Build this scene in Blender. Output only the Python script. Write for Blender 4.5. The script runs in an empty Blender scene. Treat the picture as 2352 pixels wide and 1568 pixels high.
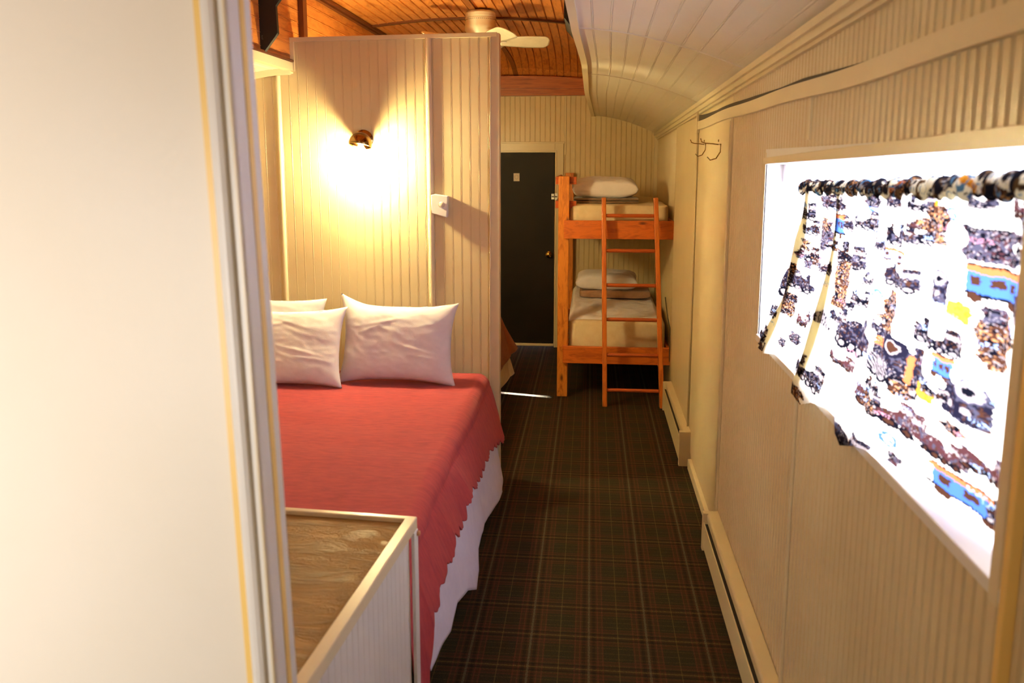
import bpy, bmesh, math, random
import numpy as np
from mathutils import Vector, noise

# ------------------------------------------------------------------ camera, world, lights, exposure
SC = bpy.context.scene
COL = SC.collection
R = math.radians

cam_data = bpy.data.cameras.new('camera')
cam = bpy.data.objects.new('camera', cam_data)
COL.objects.link(cam)
cam.location = (0, 0, 1.75)
cam.rotation_euler = (R(90 - 8.977), 0, R(5.432))
cam_data.sensor_width = 36
cam_data.lens = 1880 / 2352 * 36
cam_data.shift_y = (665 - 784) / 2352
cam_data.clip_start = 0.05
cam_data.dof.use_dof = True
cam_data.dof.focus_distance = 4.6
cam_data.dof.aperture_fstop = 4.2
SC.camera = cam

SC.view_settings.view_transform = 'Standard'
SC.view_settings.look = 'None'
SC.view_settings.gamma = 1
SC.view_settings.use_curve_mapping = False
SC.view_settings.exposure = 0.0

world = bpy.data.worlds.new('world')
SC.world = world
world.use_nodes = True
wn = world.node_tree.nodes
wn['Background'].inputs[0].default_value = (0.72, 0.78, 1.0, 1)
wn['Background'].inputs[1].default_value = 7.0


def lamp(name, kind, loc, energy, color, rot=(0, 0, 0), **kw):
    d = bpy.data.lights.new(name, kind)
    d.energy = energy
    d.color = color
    for k, v in kw.items():
        setattr(d, k, v)
    o = bpy.data.objects.new(name, d)
    COL.objects.link(o)
    o.location = loc
    o.rotation_euler = rot
    return o


WARM = (1.0, 0.80, 0.37)
# daylight through the long window, and an unseen fill added behind the camera
lamp('window_daylight', 'AREA', (0.93, 2.03, 1.46), 115, (0.64, 0.63, 1.0), (0, R(90), 0), shape='RECTANGLE', size=0.55, size_y=1.6)
lamp('near_wall_fill', 'AREA', (-1.25, -0.55, 1.25), 17.5, (1.0, 0.93, 0.87), (R(90), 0, R(8)), shape='RECTANGLE', size=0.7, size_y=0.9, spread=R(120))
# the lit bulb of the wall lamp over the double bed
lamp('wall_lamp_bulb', 'POINT', (-1.180, 4.205, 1.770), 88, WARM, shadow_soft_size=0.04)
# warm fills added over the aisle and the bed; unseen bulb beyond the partition
lamp('warm_fill_front', 'POINT', (-0.75, -0.5, 2.2), 5, WARM, shadow_soft_size=0.08)
lamp('warm_fill_middle', 'POINT', (-1.0, 2.6, 2.45), 4.5, WARM, shadow_soft_size=0.10)
lamp('far_room_wall_bulb', 'POINT', (-1.15, 4.62, 1.80), 62, WARM, shadow_soft_size=0.10)

# low sun slipping through a crack at the foot of the far left wall
sun = lamp('low_sun', 'SUN', (-6, 7.2, 0.5), 900, (1.0, 0.97, 0.92), angle=R(0.3))
sun.rotation_euler = Vector((1, -0.217, -0.07)).to_track_quat('-Z', 'Y').to_euler()

# ------------------------------------------------------------------ helpers


def tag(o, label=None, cat=None, group=None, kind=None):
    if label: o['label'] = label
    if cat: o['category'] = cat
    if group: o['group'] = group
    if kind: o['kind'] = kind
    return o


def empty(name, loc, label=None, cat=None, group=None, kind=None):
    o = bpy.data.objects.new(name, None)
    COL.objects.link(o)
    o.location = loc
    o.empty_display_size = 0.05
    return tag(o, label, cat, group, kind)


class MB:
    def __init__(s):
        s.v = []; s.f = []

    def add(s, vs, fs):
        n = len(s.v)
        s.v += [tuple(p) for p in vs]
        s.f += [tuple(i + n for i in f) for f in fs]
        return s

    def box(s, x0, x1, y0, y1, z0, z1):
        return s.hexa([(x0, y0, z0), (x1, y0, z0), (x1, y1, z0), (x0, y1, z0), (x0, y0, z1), (x1, y0, z1), (x1, y1, z1), (x0, y1, z1)])

    def hexa(s, p):
        return s.add(p, [(0, 3, 2, 1), (4, 5, 6, 7), (0, 1, 5, 4), (1, 2, 6, 5), (2, 3, 7, 6), (3, 0, 4, 7)])

    def prism(s, poly, d0, d1, axis):
        """poly: list of 2-D points; axis the extrusion axis"""
        def P(a, b, c):
            return {'x': (c, a, b), 'y': (a, c, b), 'z': (a, b, c)}[axis]
        n = len(poly)
        vs = [P(a, b, d0) for a, b in poly] + [P(a, b, d1) for a, b in poly]
        fs = [tuple(range(n))[::-1], tuple(range(n, 2 * n))] + [(i, (i + 1) % n, n + (i + 1) % n, n + i) for i in range(n)]
        return s.add(vs, fs)

    def tube(s, pts, r, seg=10, close=True):
        pts = [Vector(p) for p in pts]
        rs = r if isinstance(r, (list, tuple)) else [r] * len(pts)
        vs = []
        up = Vector((0, 0, 1))
        for i, p in enumerate(pts):
            t = (pts[min(i + 1, len(pts) - 1)] - pts[max(i - 1, 0)]).normalized()
            a = t.cross(up)
            if a.length < 1e-3: a = t.cross(Vector((0, 1, 0)))
            a.normalize(); b = a.cross(t).normalized()
            for k in range(seg):
                w = 2 * math.pi * k / seg
                vs.append(p + (a * math.cos(w) + b * math.sin(w)) * rs[i])
        fs = []
        for i in range(len(pts) - 1):
            for k in range(seg):
                k2 = (k + 1) % seg
                fs.append((i * seg + k, i * seg + k2, (i + 1) * seg + k2, (i + 1) * seg + k))
        if close:
            fs.append(tuple(range(seg))[::-1]); fs.append(tuple(range((len(pts) - 1) * seg, len(pts) * seg)))
        return s.add(vs, fs)

    def lathe(s, prof, c, axis='z', seg=32, cap=True):
        """prof: list of (radius, height) along the axis from c"""
        vs = []; n = len(prof)
        for r, h in prof:
            for k in range(seg):
                w = 2 * math.pi * k / seg; a = r * math.cos(w); b = r * math.sin(w)
                q = {'z': (a, b, h), 'y': (a, h, b), 'x': (h, a, b)}[axis]
                vs.append((c[0] + q[0], c[1] + q[1], c[2] + q[2]))
        fs = [(i * seg + k, i * seg + (k + 1) % seg, (i + 1) * seg + (k + 1) % seg, (i + 1) * seg + k) for i in range(n - 1) for k in range(seg)]
        if cap:
            fs.append(tuple(range(seg))[::-1]); fs.append(tuple(range((n - 1) * seg, n * seg)))
        return s.add(vs, fs)

    def grid(s, fn, nu, nv, thick=None):
        vs = [fn(i / nu, j / nv) for j in range(nv + 1) for i in range(nu + 1)]
        fs = [(j * (nu + 1) + i, j * (nu + 1) + i + 1, (j + 1) * (nu + 1) + i + 1, (j + 1) * (nu + 1) + i) for j in range(nv) for i in range(nu)]
        return s.add(vs, fs)

    def build(s, name, mat, parent=None, smooth=False, bevel=0, angle=None):
        me = bpy.data.meshes.new(name)
        off = Vector((0, 0, 0))
        if parent is not None:
            p = parent
            while p is not None:
                off += Vector(p.location); p = p.parent
        me.from_pydata([tuple(Vector(v) - off) for v in s.v], [], s.f)
        bm = bmesh.new(); bm.from_mesh(me)
        bmesh.ops.recalc_face_normals(bm, faces=bm.faces)
        bm.to_mesh(me); bm.free()
        me.materials.append(mat)
        if smooth:
            for p in me.polygons: p.use_smooth = True
            if angle is not None:
                me.set_sharp_from_angle(angle=R(angle))
        o = bpy.data.objects.new(name, me)
        COL.objects.link(o)
        if parent is not None: o.parent = parent
        if bevel:
            m = o.modifiers.new('bevel', 'BEVEL'); m.width = bevel; m.segments = 2; m.limit_method = 'ANGLE'
        return o


def struct(mb, name, mat, **k):
    return tag(mb.build(name, mat, **k), kind='structure')


PITCH = 0.0355


def prof(a0, a1, pitch=PITCH, depth=0.0017, phase=0.0):
    """profile across tongue-and-groove beadboard: (position, offset)"""
    out = [(a0, 0.0)]
    k = math.floor((a0 - phase) / pitch)
    while True:
        e = phase + (k + 1) * pitch
        if e - 0.012 > a1: break
        for d, o in ((-0.0086, 0.0), (-0.0072, -1), (-0.0056, 0.6), (-0.0030, 0.6), (-0.0014, -1), (0, 0.0)):
            p = e + d
            if a0 < p < a1: out.append((p, o * depth))
        k += 1
    out.append((a1, 0.0))
    return out


def bead(mb, fn, a0, a1, bs, pitch=PITCH, depth=0.0017, phase=0.0):
    """fn(a, b, offset) -> point; grooves run along b"""
    pr = prof(a0, a1, pitch, depth, phase)
    vs = [fn(a, b, o) for b in bs for a, o in pr]
    n = len(pr)
    fs = [(j * n + i, j * n + i + 1, (j + 1) * n + i + 1, (j + 1) * n + i) for j in range(len(bs) - 1) for i in range(n - 1)]
    return mb.add(vs, fs)


def lerp_table(tab, x):
    tab = sorted(tab)
    return float(np.interp(x, [t[0] for t in tab], [t[1] for t in tab]))


# ------------------------------------------------------------------ materials
def srgb(r, g, b):
    f = lambda c: (c / 255 / 12.92) if c <= 10 else ((c / 255 + 0.055) / 1.055) ** 2.4
    return (f(r), f(g), f(b), 1)


class NT:
    def __init__(s, name):
        s.m = bpy.data.materials.new(name); s.m.use_nodes = True
        s.t = s.m.node_tree; s.n = s.t.nodes; s.l = s.t.links
        s.b = s.n['Principled BSDF']; s.out = s.n['Material Output']

    def node(s, t, **kw):
        o = s.n.new(t)
        for k, v in kw.items(): setattr(o, k, v)
        return o

    def link(s, a, b): s.l.new(a, b)

    def coords(s, scale=(1, 1, 1), kind='Object', rot=(0, 0, 0)):
        tc = s.node('ShaderNodeTexCoord'); mp = s.node('ShaderNodeMapping')
        mp.inputs['Scale'].default_value = scale; mp.inputs['Rotation'].default_value = rot
        s.link(tc.outputs[kind], mp.inputs[0]); return mp.outputs[0]

    def noise(s, vec, scale=5, detail=4, rough=0.5, dist=0):
        o = s.node('ShaderNodeTexNoise'); s.link(vec, o.inputs['Vector'])
        o.inputs['Scale'].default_value = scale; o.inputs['Detail'].default_value = detail
        o.inputs['Roughness'].default_value = rough; o.inputs['Distortion'].default_value = dist
        return o.outputs[0]

    def ramp(s, fac, stops):
        o = s.node('ShaderNodeValToRGB'); s.link(fac, o.inputs[0])
        el = o.color_ramp.elements
        while len(el) < len(stops): el.new(0.5)
        for e, (p, c) in zip(el, stops): e.position = p; e.color = c
        return o.outputs[0]

    def mix(s, fac, a, b, mode='MIX'):
        o = s.node('ShaderNodeMix', data_type='RGBA', blend_type=mode)
        for sock, v in ((o.inputs[0], fac), (o.inputs[6], a), (o.inputs[7], b)):
            if hasattr(v, 'links') or hasattr(v, 'is_linked'): s.link(v, sock)
            else: sock.default_value = v
        return o.outputs[2]

    def math(s, op, a, b=None, c=None):
        o = s.node('ShaderNodeMath', operation=op)
        for sock, v in zip(o.inputs, (a, b, c)):
            if v is None: continue
            if hasattr(v, 'is_linked'): s.link(v, sock)
            else: sock.default_value = v
        return o.outputs[0]

    def bump(s, h, strength=0.3, dist=0.01):
        o = s.node('ShaderNodeBump'); s.link(h, o.inputs['Height'])
        o.inputs['Strength'].default_value = strength; o.inputs['Distance'].default_value = dist
        s.link(o.outputs[0], s.b.inputs['Normal'])

    def set(s, **kw):
        for k, v in kw.items():
            sock = s.b.inputs[k.replace('_', ' ')]
            if hasattr(v, 'is_linked'): s.link(v, sock)
            else: sock.default_value = v
        return s.m


def paint(name, c, rough=0.35, c2=None, bump=0.12, stretch=(1, 1, 1)):
    n = NT(name)
    v = n.coords(stretch)
    f = n.noise(v, 2.2, 5, 0.6)
    col = n.ramp(f, [(0.35, c2 or tuple(x * 0.93 for x in c[:3]) + (1,)), (0.62, c)])
    fine = n.noise(v, 90, 2, 0.5)
    n.bump(fine, bump, 0.002)
    return n.set(Base_Color=col, Roughness=rough)


def plain(name, c, rough=0.5, metal=0.0, var=0.0):
    n = NT(name)
    v = n.coords()
    f = n.noise(v, 14, 3)
    d = tuple(x * (0.88 - var) for x in c[:3]) + (1,)
    col = n.ramp(f, [(0.3, d), (0.65, c)])
    return n.set(Base_Color=col, Roughness=rough, Metallic=metal)


M_CREAM = paint('cream_gloss_paint', srgb(226, 208, 166), 0.33, srgb(220, 199, 154))
M_CREAM_TRIM = paint('cream_trim_paint', srgb(232, 216, 178), 0.3)
M_CEIL = paint('ceiling_gloss_paint', srgb(234, 226, 208), 0.28, srgb(230, 220, 198))
M_WHITE = paint('white_gloss_paint', srgb(238, 234, 226), 0.35)
M_NEAR = paint('near_wall_paint', srgb(240, 233, 218), 0.4, srgb(238, 230, 212))
M_YELLOW = paint('painted_glow_yellow', srgb(250, 212, 124), 0.35)  # warm lamp glow on aged paint grooves, put into the colour
M_BLACK = plain('black_board', srgb(8, 8, 9), 0.6)
M_GAP = plain('dark_gap_strip', srgb(70, 62, 50), 0.9)
M_HEATER = paint('heater_enamel', srgb(222, 206, 164), 0.4)
M_BRASS = plain('brass', srgb(190, 150, 80), 0.18, 1.0)
M_BRASSDARK = plain('aged_brass', srgb(150, 120, 75), 0.16, 1.0)
M_STEEL = plain('steel', srgb(200, 200, 200), 0.3, 1.0)
M_PLASTIC = plain('ivory_plastic', srgb(236, 228, 206), 0.4)
M_WPLASTIC = plain('white_plastic', srgb(240, 238, 236), 0.4)
M_PAPER = plain('white_paper', srgb(236, 230, 220), 0.8)
M_DARK = plain('dark_slot', srgb(25, 22, 18), 0.7)
M_CORD = plain('grey_cord', srgb(90, 80, 66), 0.6)
M_ROD = plain('white_rod', srgb(225, 225, 225), 0.4)


def wood_mat(name, c_lo, c_hi, stretch, knots=True, rough=0.42, boards=None):
    n = NT(name)
    v = n.coords(stretch)
    g = n.noise(v, 9, 6, 0.65, 1.2)
    col = n.ramp(g, [(0.3, c_lo), (0.55, c_hi), (0.8, tuple(x * 0.85 for x in c_hi[:3]) + (1,))])
    if knots:
        v2 = n.coords(tuple(max(0.6, min(1.6, s * 0.9)) for s in stretch))
        vor = n.node('ShaderNodeTexVoronoi'); n.link(v2, vor.inputs['Vector']); vor.inputs['Scale'].default_value = 7
        k = n.ramp(vor.outputs['Distance'], [(0.05, (1, 1, 1, 1)), (0.17, (0, 0, 0, 1))])
        col = n.mix(k, col, tuple(x * 0.35 for x in c_lo[:3]) + (1,))
    n.bump(g, 0.08, 0.004)
    return n.set(Base_Color=col, Roughness=rough)


M_PINE_V = wood_mat('stained_pine_upright', srgb(170, 88, 24), srgb(226, 140, 50), (3.5, 3.5, 0.7))
M_PINE_H = wood_mat('stained_pine_level', srgb(176, 84, 24), srgb(220, 116, 38), (0.7, 3.5, 3.5))
M_LADDER = wood_mat('ladder_wood', srgb(184, 88, 28), srgb(222, 124, 44), (4, 4, 0.5), knots=False, rough=0.35)
M_RUNG = wood_mat('rung_wood', srgb(150, 66, 24), srgb(190, 90, 36), (0.5, 4, 4), knots=False, rough=0.35)
M_CEILWOOD = wood_mat('varnished_ceiling_board', srgb(176, 98, 38), srgb(222, 146, 72), (3.0, 0.5, 3.0), knots=False, rough=0.33)
M_BEAM = wood_mat('varnished_beam', srgb(140, 66, 26), srgb(184, 100, 44), (0.4, 4, 6), knots=False, rough=0.35)
M_RIB = plain('dark_rib', srgb(96, 50, 24), 0.4)


def carpet():
    n = NT('tartan_carpet')
    tc = n.node('ShaderNodeTexCoord'); sp = n.node('ShaderNodeSeparateXYZ')
    n.link(tc.outputs['Object'], sp.inputs[0])
    jit = n.noise(n.coords((1, 1, 1)), 240, 2, 0.6)
    jit2 = n.math('MULTIPLY', n.math('SUBTRACT', jit, 0.5), 0.006)

    def stripe(ax, off, per, w):
        x = n.math('ADD', sp.outputs[ax], jit2)
        x = n.math('ADD', x, per * 40 + per / 2 - off)
        m = n.math('MODULO', x, per)
        d = n.math('ABSOLUTE', n.math('SUBTRACT', m, per / 2))
        return n.math('LESS_THAN', d, w)
    base = n.mix(n.ramp(n.noise(n.coords(), 300, 3, 0.7), [(0.35, (0, 0, 0, 1)), (0.65, (1, 1, 1, 1))]), srgb(28, 28, 18), srgb(62, 56, 34))
    P = 0.2135; Q = 0.2
    X0 = 0.019; Y0 = 3.22
    col = base
    band = srgb(64, 46, 28)
    col = n.mix(n.math('MULTIPLY', stripe(0, X0, P, 0.052), 0.62), col, band)
    col = n.mix(n.math('MULTIPLY', stripe(1, Y0, Q, 0.050), 0.55), col, band)
    yarn = n.ramp(n.noise(n.coords(), 260, 3, 0.8), [(0.42, (0.05, 0.05, 0.05, 1)), (0.62, (1, 1, 1, 1))])
    red = srgb(134, 66, 50); grn = srgb(112, 108, 82); ylw = srgb(128, 108, 58)
    for ax, o, per in ((0, X0, P), (1, Y0, Q)):
        a = 0.42 if ax == 0 else 0.34
        for d in (-0.05, -0.032, 0.032, 0.05):
            col = n.mix(n.math('MULTIPLY', n.math('MULTIPLY', stripe(ax, o + d, per, 0.0026), a), yarn), col, red)
        for d in (-0.018, 0.018):
            col = n.mix(n.math('MULTIPLY', stripe(ax, o + d, per, 0.006), 0.45), col, srgb(16, 15, 12))
    col = n.mix(n.math('MULTIPLY', n.math('MULTIPLY', stripe(0, X0, P, 0.0042), 0.75), yarn), col, grn)
    col = n.mix(n.math('MULTIPLY', n.math('MULTIPLY', stripe(1, Y0, Q, 0.003), 0.75), yarn), col, ylw)
    for d in (-.068, -.026, .026, .068, .1):
        col = n.mix(n.math('MULTIPLY', n.math('MULTIPLY', stripe(1, Y0 + d, Q, 0.0014), 0.4), yarn), col, ylw)
    col = n.mix(n.math('MULTIPLY', stripe(0, X0 + P / 2, P, 0.0016), 0.3), col, ylw)
    # thread-by-thread mottling and broad wear
    thr = n.ramp(n.noise(n.coords(), 420, 2, 0.8), [(0.3, (0.45, 0.45, 0.45, 1)), (0.7, (1.25, 1.25, 1.25, 1))])
    col = n.mix(1.0, col, thr, 'MULTIPLY')
    n.bump(n.noise(n.coords(), 500, 2, 0.7), 0.5, 0.004)
    return n.set(Base_Color=col, Roughness=0.95, Specular_IOR_Level=0.15)


M_CARPET = carpet()


def slate():
    n = NT('embossed_brown_laminate')
    v = n.coords((1.0, 2.6, 1.0))
    h = n.noise(v, 5.5, 9, 0.62, 1.1)
    h2 = n.noise(n.coords((1.0, 1.8, 1)), 2.5, 4, 0.6)
    col = n.ramp(h2, [(0.3, srgb(104, 70, 32)), (0.5, srgb(160, 116, 56)), (0.7, srgb(128, 88, 42))])
    col = n.mix(n.ramp(h, [(0.42, (0, 0, 0, 1)), (0.6, (0.6, 0.6, 0.6, 1))]), col, srgb(92, 62, 28))
    n.bump(n.ramp(h, [(0.40, (0, 0, 0, 1)), (0.47, (1, 1, 1, 1)), (0.5, (0.35, 0.35, 0.35, 1)), (0.62, (1, 1, 1, 1))]), 0.5, 0.006)
    return n.set(Base_Color=col, Roughness=0.4, Specular_IOR_Level=.35)


M_SLATE = slate()


def cloth(name, c, c2=None, rough=0.9, sheen=0.2, scale=350, bumpd=0.0015, streak=None, transl=0.0):
    n = NT(name)
    v = n.coords(streak or (1, 1, 1))
    f = n.noise(v, 16, 6, 0.65)
    col = n.ramp(f, [(0.3, c2 or tuple(x * 0.88 for x in c[:3]) + (1,)), (0.65, c)])
    n.bump(n.noise(n.coords(streak or (1, 1, 1)), scale, 3, 0.7), 0.35, bumpd)
    n.set(Base_Color=col, Roughness=rough, Sheen_Weight=sheen)
    return n.m


M_SPREAD = cloth('red_bedspread', srgb(180, 66, 69), srgb(154, 52, 63), streak=(1, 3.5, 1), sheen=0.06)
M_SPREAD2 = cloth('brown_bedspread', srgb(150, 84, 36), srgb(126, 68, 30), sheen=0.1)
M_SHEET = cloth('white_sheet', srgb(230, 228, 248), srgb(222, 220, 242), sheen=0.05)
M_PILLOW = cloth('white_pillowcase', srgb(240, 236, 242), srgb(232, 228, 236), sheen=0.05)
M_BUNKSHEET = cloth('cream_bunk_sheet', srgb(226, 208, 172), srgb(216, 194, 154), sheen=0.05)
M_BLANKET = cloth('dusty_pink_blanket', srgb(170, 132, 108), srgb(150, 112, 92))
M_BLANKETG = cloth('beige_brown_blanket', srgb(128, 98, 72), srgb(98, 72, 52))

# ------------------------------------------------------------------ room shell
DX0, DX1, DZ = -1.03, -0.326, 1.821   # door opening
XR = 0.60      # side wall with the window
XL = -2.30     # far-left wall
YE = 7.60      # end wall with the black door
YB = -1.75     # behind the camera
YP = 4.30      # partition at the head of the double bed
XCL = -1.575   # clerestory side walls
XCR = -0.12

struct(MB().box(XL - .05, XR + .12, YB - .05, YE + .5, -0.06, 0.0), 'floor', M_CARPET)


def zslope(y):
    return -0.023 * (max(-1.0, y) - 3.2)


def edge_x(y):
    return lerp_table([(7.6, .012), (5.58, -.036), (4.13, -.042), (3.31, -.069), (2.62, -.080), (1.5, -.09), (-2, -.09)], y)


def edge_z(y):
    return 2.25 + zslope(y)


# --- lower ceiling on the window side: boards run along the car, grooved
ys = [YB, 0, 1, 1.8, 2.4, 2.9, 3.3, 3.7, 4.2, 4.8, 5.6, 6.5, YE]
mb = MB()


def ceil_r(a, b, o):
    # a: 0 at the wall .. L at the edge, b: y
    L = 0.70
    s = 1 - a / L
    x = XR + (edge_x(b) - XR) * (a / L)
    z = edge_z(b) - 0.168 * s ** 1.7
    return (x, b, z - o)


bead(mb, ceil_r, 0, 0.70, ys, pitch=0.07, depth=0.002)
# closed roof above it
mb.add([(XR + .1, YB, 2.4), (XR + .1, YE, 2.4), (XCR, YE, 2.75), (XCR, YB, 2.75)], [(0, 1, 2, 3)])
struct(mb, 'ceiling', M_CEIL)

mb = MB()


def ceil_l(a, b, o):
    L = 0.74
    t = a / L
    x = XCL - 0.725 * t
    z = 2.225 - 0.19 * t ** 1.7
    return (x, b, z - o)


bead(mb, ceil_l, 0, 0.74, [YB, 1, 3, 5, YE], pitch=0.048, depth=0.002)
mb.add([(XL - .1, YB, 2.4), (XL - .1, YE, 2.4), (XCL, YE, 2.75), (XCL, YB, 2.75)], [(0, 1, 2, 3)])
struct(mb, 'ceiling_left', M_CEIL)

# --- arched clerestory ceiling of varnished boards, hooded down at the end wall
CY_ = [(YB, 2.73), (2, 2.73), (4, 2.73), (6.2, 2.73), (6.6, 2.722), (6.9, 2.70), (7.15, 2.675), (7.3, 2.65), (7.42, 2.615), (7.52, 2.57), (7.6, 2.49)]


def cler_z(x, y):
    c = (XCL + XCR) / 2
    return lerp_table(CY_, y) - 0.05 * min(1.4, abs((x - c) / 0.73)) ** 2


mb = MB()
bead(mb, lambda a, b, o: (a, b, cler_z(a, b) + o), XCL, XCR + .17, [c[0] for c in CY_], pitch=0.062, depth=0.004)
struct(mb, 'ceiling_clerestory', M_CEILWOOD)
mb = MB()
mb.add([(XL - .2, YB - .1, 2.78), (XR + .35, YB - .1, 2.78), (XR + .35, YE + .15, 2.78), (XL - .2, YE + .15, 2.78)], [(0, 1, 2, 3)])
struct(mb, 'ceiling_roof', M_CEILWOOD)
# clerestory side walls: boards level
mb = MB()
bead(mb, lambda a, b, o: (XCL + o, b, a), 2.25, 2.70, [YB, YE], pitch=0.062, depth=0.004)
struct(mb, 'wall_clerestory_left', M_CEILWOOD)
mb = MB()
bead(mb, lambda a, b, o: (edge_x(b) + .010 - o, b, edge_z(b) + .02 + (2.72 - edge_z(b)) * a), 0, 1, ys, pitch=0.13, depth=0.004)
struct(mb, 'wall_clerestory_right', M_CEILWOOD)

# ribs and strips of the wooden ceiling
trim_i = [0]


def trim(mb, mat, **k):
    trim_i[0] += 1
    return struct(mb, 'trim_%d' % trim_i[0], mat, **k)


for yy in (1.0, 5.85):                                   # arched ribs across
    mb = MB()
    xs = np.linspace(XCL, XCR + .04, 25)
    for i in range(24):
        a, b = xs[i], xs[i + 1]
        za, zb = cler_z(a, yy), cler_z(b, yy)
        mb.hexa([(a, yy - .018, za - .014), (b, yy - .018, zb - .014), (b, yy + .018, zb - .014), (a, yy + .018, za - .014),
                 (a, yy - .018, za + .01), (b, yy - .018, zb + .01), (b, yy + .018, zb + .01), (a, yy + .018, za + .01)])
    trim(mb, M_RIB)
mb = MB()                                                # strip down the middle, following the hood
rib = [(-.78, YB), (-.78, 6.1), (-.77, 6.5), (-.75, 6.9), (-.735, 7.15), (-.72, 7.3), (-.705, 7.42), (-.695, 7.52), (-.68, 7.59)]
for (xa, ya), (xb, yb) in zip(rib[:-1], rib[1:]):
    za, zb = cler_z(xa, ya), cler_z(xb, yb)
    w = .02
    mb.hexa([(xa - w, ya, za - .014), (xa + w, ya, za - .014), (xb + w, yb, zb - .014), (xb - w, yb, zb - .014),
             (xa - w, ya, za + .01), (xa + w, ya, za + .01), (xb + w, yb, zb + .01), (xb - w, yb, zb + .01)])
trim(mb, wood_mat('strip_wood', srgb(120, 70, 30), srgb(150, 92, 44), (3, .5, 3), knots=False))
mb = MB()                                                # cornice where the arch meets the clerestory wall
for k, (dx, dz, w) in enumerate(((0.012, 0, .024), (0.03, .012, .018))):
    mb.box(XCL - .01, XCL + dx + w / 2, YB, 7.45, 2.650 + dz, 2.668 + dz)
trim(mb, M_RIB)
mb = MB().box(XCL - .01, XCL + .028, 4.44, 4.50, 2.25, 2.66)   # dark upright on the clerestory wall
trim(mb, M_RIB)

# beam closing the clerestory at the end wall
mb = MB()
xs = np.linspace(XCL - .02, XCR + .14, 21)
for i in range(20):
    a, b = xs[i], xs[i + 1]
    fa = 2.495 - .03 * ((a + .75) / .73) ** 2; fb = 2.495 - .03 * ((b + .75) / .73) ** 2
    for (y0, z0, za, zb) in ((7.50, 2.385, fa - .012, fb - .012), (7.525, 2.325, 2.385, 2.385), (7.49, None, None, None)):
        if z0 is None:
            mb.hexa([(a, y0, fa - .012), (b, y0, fb - .012), (b, 7.6, fb - .012), (a, 7.6, fa - .012), (a, y0, fa), (b, y0, fb), (b, 7.6, fb), (a, 7.6, fa)])
        else:
            mb.hexa([(a, y0, z0), (b, y0, z0), (b, 7.6, z0), (a, 7.6, z0), (a, y0, za), (b, y0, zb), (b, 7.6, zb), (a, 7.6, za)])
mb.box(xs[0], xs[-1], 7.515, 7.53, 2.345, 2.36)
trim(mb, M_BEAM)

# white edge trim of both lower ceilings
mb = MB()
yy = np.linspace(YB, YE - .01, 40)
for i in range(39):
    a, b = yy[i], yy[i + 1]
    xa, xb, za, zb = edge_x(a), edge_x(b), edge_z(a), edge_z(b)
    mb.hexa([(xa - .012, a, za - .008), (xb - .012, b, zb - .008), (xb + .018, b, zb - .010), (xa + .018, a, za - .010),
             (xa - .012, a, za + .035), (xb - .012, b, zb + .035), (xb + .018, b, zb + .035), (xa + .018, a, za + .035)])
trim(mb, M_CREAM_TRIM)
trim(MB().box(XCL - .03, XCL + .014, YB, YE, 2.215, 2.255), M_CREAM_TRIM)
trim(MB().box(XCL + .0, XCL + .02, YB, YE, 2.257, 2.268), M_RIB)

# thin battens over the ceiling seams
for ysm in (3.25, 4.62):
    mb = MB()
    for i in range(16):
        p = []
        for a in (0.70 * i / 16, 0.70 * (i + 1) / 16):
            for yv in (ysm - .008, ysm + .008):
                q = ceil_r(a, yv, 0); p.append(q)
        (p0, p1, p2, p3) = p
        d = (0, 0, -.004)
        lo = [tuple(np.add(q, d)) for q in (p0, p1, p3, p2)]
        hi = [tuple(np.add(q, (0, 0, .004))) for q in (p0, p1, p3, p2)]
        mb.hexa(lo + hi)
    trim(mb, M_CEIL)

# --- right wall with the window opening
WY0, WY1, WZ0, WZ1 = 1.175, 2.885, 1.147, 1.775
ZT = 2.12
mb = MB()
rw = lambda a, b, o: (XR - o, a, b)
bead(mb, rw, YB, WY0, [0, ZT + .1], depth=-.0024)
bead(mb, rw, WY0, WY1, [0, WZ0], depth=-.0024)
bead(mb, rw, WY0, WY1, [WZ1, ZT + .1], depth=-.0024)
bead(mb, rw, WY1, 3.62, [0, ZT], depth=-.0024)
mb.add([(XR, 3.62, 0), (XR, 4.70, 0), (XR, 4.70, ZT), (XR, 3.62, ZT)], [(0, 1, 2, 3)])
bead(mb, rw, 4.70, YE, [0, ZT])
struct(mb, 'wall_right', M_CREAM)

# boards laid over the wall seams
trim(MB().box(XR - .010, XR + .01, 4.70, 5.86, .10, 1.985), M_CREAM, bevel=.002)           # plain panel ending at the seam
trim(MB().box(XR - .005, XR + .01, 3.625, 4.695, .08, 1.93), M_CREAM, bevel=.0015)
trim(MB().box(XR - .012, XR, 3.605, 3.622, .16, 1.93), M_CREAM_TRIM, bevel=.002)
trim(MB().box(XR - .008, XR, 2.328, 2.346, .1, WZ0 - .02), M_CREAM_TRIM, bevel=.002)
trim(MB().box(XR - .008, XR, 2.340, 2.358, WZ1 + .03, 1.925), M_CREAM_TRIM, bevel=.002)


trim(MB().tube([(XR - .011, 4.700, .15), (XR - .011, 4.700, 1.915)], .006, 10), M_CREAM_TRIM, smooth=True)
trim(MB().tube([(XR - .010, 3.612, .19), (XR - .010, 3.612, 1.915)], .006, 10), M_CREAM_TRIM, smooth=True)


def rail_dz(y):
    return 0.004 * math.sin(y * 2.3) + 0.003 * math.sin(y * 5.1 + 1)


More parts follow.
